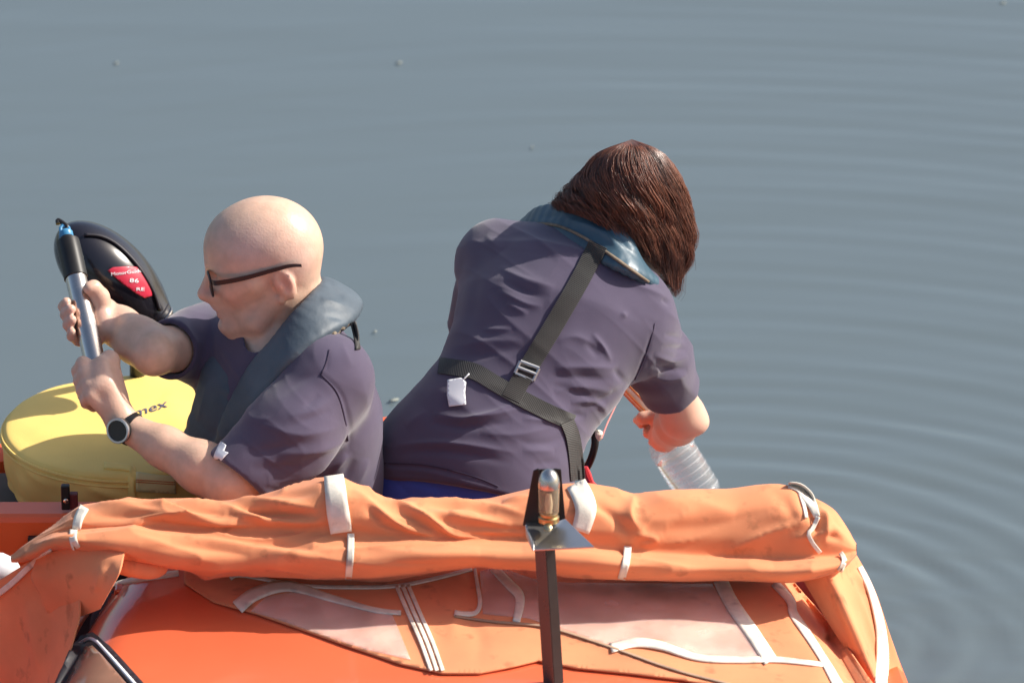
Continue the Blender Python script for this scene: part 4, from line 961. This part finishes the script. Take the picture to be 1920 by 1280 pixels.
endf = np.minimum(1, np.minimum((xs - 15) / 130, (1612 - xs) / 90)) ** .5      # ends thin out
nV = 120; Gc = np.zeros((nX, nV, 3))
dy0 = -.50 + .012 * np.sin(xs / 190) + .008 * np.sin(xs / 71 + 1)
for i, x in enumerate(xs):
    t_, c_, b_ = yt[i], max(yc_[i], yt[i] + 3), max(yb[i], yt[i] + 6); e = endf[i]; Y0 = dy0[i]
    pf = [(t_ + .55 * (b_ - t_), Y0 + .12 * e), (t_ + .15 * (b_ - t_), Y0 + .11 * e), (t_ + 1, Y0 + .06 * e), (t_ + .30 * (c_ - t_), Y0 - .005 * e), (t_ + .70 * (c_ - t_), Y0 - .03 * e), (c_ - 1, Y0 - .035 * e),
          (c_ + .18 * (b_ - c_), Y0 - .055 * e), (c_ + .50 * (b_ - c_), Y0 - .085 * e), (c_ + .82 * (b_ - c_), Y0 - .085 * e), (b_, Y0 - .055 * e), (b_ - 2, Y0 - .01 * e), (b_ - .1 * (b_ - t_), Y0 + .06 * e)]
    q = catmull(pf, nV, True); Gc[i] = np.array([W(x, p, Y) for p, Y in q])
cmb = MB().grid(Gc, True); cmb.f += [tuple(range(nV))[::-1], tuple((nX - 1) * nV + k for k in range(nV))]
Cv = np.array(cmb.v); Cq = np.array([f for f in cmb.f if len(f) == 4]); Cn = normals(Cv, Cq)
tocam = CAM - Cv
if ((Cn * tocam).sum(1) > 0).mean() < .4 or (Cn[(nX // 2) * nV + 70] @ (CAM - Cv[(nX // 2) * nV + 70])) < 0: Cn = -Cn; Cq = Cq[:, ::-1]
cf = [([(150, 950), (230, 955), (330, 970), (420, 985)], 9, 9), ([(170, 965), (260, 972), (350, 988)], -8, 9), ([(270, 945), (330, 962), (400, 978), (480, 985)], 10, 8), ([(300, 940), (350, 950), (420, 965)], -9, 8), ([(330, 940), (420, 950), (520, 985)], 9, 8), ([(370, 938), (450, 955), (560, 975)], -9, 9), ([(420, 938), (500, 945), (600, 952)], 10, 9), ([(430, 962), (520, 975), (610, 980)], 7, 9), ([(440, 955), (520, 962), (600, 968)], -9, 9), ([(460, 930), (540, 930), (600, 925)], -6, 10),
      ([(660, 920), (700, 955), (760, 990), (820, 1003)], 10, 9), ([(680, 945), (730, 985), (800, 1008)], -10, 9), ([(720, 940), (790, 965), (850, 1000), (920, 1008)], 10, 8), ([(740, 955), (800, 985), (860, 1010)], -9, 9), ([(760, 940), (850, 942), (930, 950), (985, 962)], 9, 7), ([(770, 950), (860, 955), (930, 962)], -9, 7), ([(800, 962), (880, 972), (960, 985)], 8, 9), ([(850, 1003), (930, 1006), (1000, 1008)], -7, 7), ([(860, 985), (930, 990), (1000, 995)], -6, 8), ([(940, 940), (1000, 930)], 7, 8), ([(840, 962), (870, 958), (900, 965)], 6, 6), ([(700, 1000), (620, 985), (560, 990)], -5, 8),
      ([(1100, 930), (1140, 960), (1170, 990), (1180, 1015)], -8, 12), ([(1190, 930), (1180, 970), (1210, 1000)], 8, 14), ([(1180, 1000), (1230, 1010), (1200, 1020)], 6, 8), ([(1200, 960), (1280, 940), (1380, 960)], 6, 16), ([(1250, 990), (1340, 985), (1440, 960)], -6, 16), ([(1360, 1035), (1430, 1000), (1520, 975)], 8, 12), ([(1380, 1020), (1450, 985), (1500, 965)], -6, 12), ([(1440, 910), (1480, 950), (1490, 1000)], -5, 14), ([(1500, 930), (1530, 985), (1520, 1020)], -7, 7), ([(1520, 960), (1560, 975)], 6, 8), ([(1540, 1000), (1580, 1010)], -5, 8), ([(1480, 1010), (1540, 1000), (1590, 985)], 5, 9), ([(1530, 945), (1550, 980), (1545, 1020)], 6, 8), ([(1560, 965), (1585, 1000)], -5, 7),
      ([(150, 1008), (250, 1005), (350, 1010), (480, 1022)], 6, 10), ([(260, 1025), (380, 1028), (470, 1040)], -6, 9), ([(320, 1015), (450, 1022), (600, 1048)], 6, 10), ([(400, 1010), (520, 1018), (620, 1040)], -6, 9), ([(690, 1025), (800, 1040), (900, 1035)], 5, 12), ([(700, 1050), (820, 1058), (930, 1045)], -5, 10), ([(980, 1030), (1080, 1040), (1180, 1050)], 5, 11), ([(1080, 1060), (1180, 1068), (1300, 1066)], -4, 9), ([(1200, 1050), (1330, 1055), (1450, 1062)], 5, 12), ([(1280, 1072), (1400, 1078), (1500, 1075)], -4, 8), ([(60, 1025), (120, 1010), (160, 1010)], 4, 7), ([(90, 1020), (200, 1022)], -4, 6)]
Cv = fold(Cv, Cn, [(p, a * (1.35 if a > 0 else 1.1), w_ * .85) for p, a, w_ in cf], 0)
Cv += Cn * (.0030 * noise(Cv * np.array([5, 12, 12])) + .0015 * noise(Cv * np.array([11, 26, 26]) + 3))[:, None]
qa = np.stack([Cv[:, 0] * 3.2 + Cv[:, 2] * 4, Cv[:, 2] * 15 - Cv[:, 0] * 3.0, Cv[:, 1] * 15], 1); rg = (1 - np.abs(noise(qa))) ** 5 + .5 * (1 - np.abs(noise(qa * 1.8 + 7))) ** 5
Cv += Cn * (.0105 * (rg - .4) * np.clip(.35 + .65 * noise(Cv * 3.5 + 1) + .35 * sm((.2 - Cv[:, 0]) / .6), 0.05, 1))[:, None]
o = mesh_np('canvas_roll', Cv, Cq, M['canvas']); adopt(o, can)
roll = Surf((Cv, Cq))
def strap(pts, wd_, off=.004, nm='strap', surf=None, th=.0025): return ribbon(nm, surf or roll, pts, wd_, off, M['canvas_trim'], can, th, smooth=2)
strap([(625, 891), (629, 920), (634, 960), (640, 998)], (36, 40, 42, 40), nm='wide_strap'); strap([(658, 1000), (657, 1040), (653, 1086)], 13)
strap([(158, 950), (148, 970), (143, 992)], (18, 15)); strap([(138, 993), (137, 1012), (144, 1028)], 14)
strap([(1080, 906), (1094, 935), (1098, 960), (1088, 996)], (38, 40, 34), nm='wide_strap'); strap([(1177, 1024), (1174, 1052), (1165, 1085)], 14)
strap([(1478, 909), (1500, 915), (1520, 940), (1532, 968)], (10, 22, 12)); strap([(1500, 925), (1508, 950), (1512, 970)], 6); strap([(1534, 968), (1524, 990), (1516, 1000), (1524, 1018), (1538, 1036)], 8); strap([(1576, 1036), (1583, 1050), (1574, 1070)], 9)
# left hanging end: folded flap and drape
def sheet(name, rows, mt, parent, nu=40, nv=40, folds=(), nz=.002, th=.002):
    """cloth through rows of (px, py, depth) control points"""
    A = np.array([catmull(np.array([W(*p) for p in r]), nu) for r in rows]); Gs = np.stack([catmull(A[:, i], nv) for i in range(nu)], 1)
    V = Gs.reshape(-1, 3); f = np.array(MB().grid(Gs).f); N = normals(V, f)
    if (N * (CAM - V)).sum() < 0: N = -N; f = f[:, ::-1]
    V = fold(V, N, folds); V = V + N * (nz * (noise(V, 11.0) + .5 * noise(V + 4, 27.0)))[:, None]
    o = adopt(mesh_np(name, V, f, mt), parent); s = o.modifiers.new('thick', 'SOLIDIFY'); s.thickness = th; s.offset = -1
    return o, (V, f)
sheet('hanging_flap', [[(70, 1042, -.50), (140, 1024, -.55), (235, 1032, -.58)], [(58, 1080, -.505), (140, 1075, -.575), (224, 1070, -.635)], [(72, 1110, -.505), (140, 1120, -.57), (204, 1110, -.63)], [(88, 1150, -.50), (135, 1158, -.54), (187, 1142, -.60)]], M['canvas'], can, folds=[([(195, 1060), (180, 1110)], 6, 7), ([(210, 1050), (190, 1100)], -5, 6)])
_, dl = sheet('side_drape', [[(-60, 1125, -.36), (10, 1080, -.43), (80, 1040, -.50), (125, 1050, -.54)], [(-60, 1180, -.36), (20, 1150, -.43), (85, 1110, -.49), (150, 1130, -.58)], [(-60, 1260, -.38), (30, 1240, -.45), (80, 1220, -.52), (135, 1205, -.61)], [(-60, 1340, -.40), (20, 1330, -.47), (70, 1320, -.55), (105, 1300, -.64)], [(-60, 1480, -.44), (10, 1470, -.52), (50, 1460, -.6), (80, 1450, -.68)]], M['canvas'], can, folds=[([(60, 1130), (70, 1260)], 7, 12), ([(30, 1120), (40, 1260)], -6, 14), ([(95, 1120), (88, 1240)], -6, 10)])
ribbon('drape_edge', Surf(dl, (Cv, Cq)), [(-20, 1125), (20, 1095), (60, 1058), (98, 1034)], 11, .006, M['canvas_trim'], can, .003, smooth=2)
# tucked roll end under the bundle
MB().tube(catmull([W(210, 1048, -.54), W(240, 1060, -.555), W(280, 1066, -.555), (W(310, 1062, -.54))], 16), [.012, .016, .018, .018, .018, .018, .018, .018, .018, .018, .018, .017, .016, .014, .012, .008], 14).build('tucked_end', M['canvas'], can)
# lower flap of the canopy lying on the roof, with clear vinyl windows and white welts
lowpoly = [(345, 1060), (345, 1092), (400, 1128), (480, 1150), (560, 1178), (650, 1210), (750, 1244), (830, 1262), (900, 1262), (960, 1250), (1010, 1238), (1080, 1252), (1180, 1262), (1280, 1274), (1400, 1300), (1700, 1330), (1640, 1285), (1590, 1215), (1540, 1150), (1490, 1092), (1470, 1062)]
low = patch('lower_flap', roof_s, lowpoly, .008, M['canvas'], can, 9, .003, 2.0, [([(350, 1085), (420, 1112), (500, 1135)], 9, 9), ([(360, 1100), (430, 1128)], -6, 7), ([(830, 1100), (850, 1160), (845, 1210)], 9, 14), ([(870, 1150), (900, 1200), (890, 1250)], -7, 14), ([(850, 1080), (885, 1090)], 7, 10), ([(940, 1070), (985, 1130)], 10, 14), ([(900, 1150), (1000, 1165), (1060, 1185), (1200, 1235), (1300, 1262)], 9, 7), ([(1150, 1220), (1210, 1205), (1300, 1225)], 9, 9), ([(740, 1095), (770, 1160), (810, 1240)], 5, 12)])
me_low = low.data; lowS = Surf(([v.co[:] for v in me_low.vertices], [tuple(p.vertices) for p in me_low.polygons]))
for nm, poly in (('clear_window', [(470, 1145), (500, 1118), (560, 1108), (640, 1122), (735, 1150), (770, 1236), (690, 1218), (600, 1188), (520, 1160)]), ('clear_window', [(905, 1150), (900, 1070), (935, 1062), (1000, 1085), (1062, 1092), (1335, 1094), (1390, 1170), (1442, 1236), (1330, 1232), (1230, 1206), (1150, 1212), (1062, 1182), (990, 1158)])):
    patch(nm, lowS, poly, .006, M['vinyl'], can, 10, .0012, 1.5)
M['binding'] = mat('binding', (.40, .27, .18), .7, var=.2, vscale=30)
def welt(pts, wd_, nm='welt', th=.002): return ribbon(nm, lowS, pts, wd_, .0075, M['binding'] if nm == 'binding' else M['canvas_trim'], can, th, smooth=2)
welt([(432, 1084), (455, 1078), (560, 1096), (650, 1100), (740, 1098), (810, 1085), (885, 1066)], 6); welt([(445, 1138), (480, 1112), (540, 1098), (620, 1120), (700, 1142), (752, 1148)], (26, 22, 14, 10, 8))
for dx in (0, 11, 22): welt([(743 + dx, 1096), (766 + dx, 1150), (790 + dx, 1205), (808 + dx, 1256)], 7)
welt([(890, 1066), (896, 1100), (900, 1130), (892, 1148), (868, 1150), (852, 1148)], (5, 7, 8, 10)); welt([(925, 1064), (955, 1095), (975, 1120), (968, 1165)], (16, 18, 14))
welt([(852, 1154), (920, 1164), (1010, 1172), (1060, 1184), (1150, 1214), (1230, 1243), (1290, 1262), (1370, 1282)], 3.5, 'binding')
welt([(1145, 1214), (1190, 1204), (1240, 1210), (1310, 1232), (1390, 1236), (1460, 1236), (1550, 1246)], (18, 16, 12, 12, 10, 8)); welt([(1350, 1086), (1372, 1130), (1410, 1185), (1445, 1238)], 26, 'wide_strap')
welt([(1452, 1092), (1482, 1125), (1488, 1150), (1515, 1190), (1550, 1245), (1580, 1300)], (14, 16, 14, 20), 'wide_strap')
# right hanging curtain
_, rd = sheet('side_curtain', [[(1500, 1075, -.48), (1545, 1062, -.52), (1590, 1048, -.46), (1606, 1040, -.40)], [(1530, 1130, -.52), (1575, 1120, -.56), (1610, 1110, -.47), (1640, 1105, -.42)], [(1580, 1210, -.58), (1615, 1205, -.60), (1635, 1200, -.50), (1672, 1195, -.47)], [(1640, 1300, -.66), (1655, 1300, -.68), (1672, 1300, -.58), (1708, 1300, -.55)], [(1690, 1420, -.72), (1700, 1420, -.74), (1715, 1420, -.64), (1750, 1420, -.62)]], M['canvas'], can, 60, 60,
              [([(1560, 1080), (1590, 1160), (1640, 1270)], 9, 9), ([(1575, 1075), (1610, 1160), (1655, 1270)], -9, 9), ([(1535, 1080), (1560, 1140), (1600, 1210)], -7, 8), ([(1600, 1070), (1625, 1110)], 7, 7), ([(1590, 1075), (1620, 1150), (1650, 1230)], 6, 7)])
ribbon('curtain_edge', Surf(rd), [(1612, 1062), (1632, 1105), (1650, 1170), (1655, 1230), (1650, 1300)], (8, 14, 22, 24), .006, M['canvas_trim'], can, .003, smooth=2)

# ------------------------------------------------------------------ navigation light on its steel post
YL = -.80
nav = empty('navigation_light', W(1040, 1330, YL), 'chrome capped navigation light on a steel post in front of the canvas', 'light')
pb, pt_ = W(1042, 1330, YL), W(1022, 1022, YL); up_ = unit(pt_ - pb); Lp = np.linalg.norm(pt_ - pb); mid = (pb + pt_) / 2
ax1 = unit(np.array([.80, -.60, 0])); ax1 = unit(ax1 - up_ * (ax1 @ up_)); ax2 = np.cross(up_, ax1)
ax3 = unit(np.array([.75, .66, 0])); ax3 = unit(ax3 - up_ * (ax3 @ up_)); ax4 = np.cross(up_, ax3)
MB().box(mid - Xv * .008, (.022, .003, Lp), (ax1, ax2, up_)).build('post_face', mat('post_steel', (.13, .13, .135), .30, metal=1, rvar=.1, vscale=20), nav, False, .0006)
MB().box(mid + ax1 * .0105 - Xv * .008 + ax3 * .0095, (.020, .003, Lp), (ax3, ax4, up_)).build('post_flange', M['black'], nav, False, .0006)
def slab(name, pts, t, mt, bev=.0008):
    V = [W(*p) for p in pts]; n = np.cross(V[1] - V[0], V[2] - V[0]); n = unit(n); n = -n if n @ (CAM - V[0]) < 0 else n
    m_ = len(V); VV = V + [v - n * t for v in V]
    return MB().add(VV, [tuple(range(m_)), tuple(range(2 * m_ - 1, m_ - 1, -1))] + [(i, m_ + i, m_ + (i + 1) % m_, (i + 1) % m_) for i in range(m_)]).build(name, mt, nav, False, bev)
slab('bracket_plate', [(986, 1002, YL - .0), (998, 1030, YL - .045), (1114, 1024, YL - .045), (1060, 972, YL + .05), (986, 978, YL + .03)], .003, M['steel_matt'])
slab('plate_lip', [(984, 982, YL - .006), (986, 1003, YL - .02), (1000, 1032, YL - .058), (1000, 1020, YL - .05)], .002, M['steel_matt'])
slab('light_shield', [(980, 985, YL + .028), (1000, 882, YL + .03), (1010, 878, YL + .03), (1026, 985, YL + .030)], .003, M['black'])
slab('light_shield', [(1026, 985, YL + .030), (1040, 878, YL + .03), (1052, 880, YL + .03), (1060, 972, YL + .028)], .003, M['black'])
slab('light_shield', [(1004, 985, YL + .034), (1006, 880, YL + .034), (1046, 879, YL + .034), (1044, 985, YL + .034)], .003, M['black'])
lb = W(1029, 972, YL); lt = np.array([0, 0, 1.0])
MB().lathe(lb, lt, [(-.004, .017), (.004, .017), (.006, .014), (.012, .014)], 28).build('lamp_base', mat('brass', (.55, .40, .18), .3, metal=1), nav)
MB().lathe(lb, lt, [(.011, .0155), (.013, .0165), (.055, .0172), (.058, .0168)], 32).build('lamp_glass', M['lampglass'], nav)
MB().lathe(lb, lt, [(.0565, .0175), (.062, .0178), (.072, .0165), (.081, .0125), (.086, .007), (.088, .001)], 32).build('lamp_cap', M['steel'], nav)
MB().lathe(lb, lt, [(.013, .004), (.030, .005), (.046, .003)], 12).build('bulb', M['canvas_trim'], nav)
MB().lathe(W(1027, 990, YL - .02), unit([0, -.5, .85]), [(0, .007), (.004, .007), (.006, .004)], 12).build('bolt', mat('bolt_brass', (.5, .42, .25), .35, metal=1), nav)
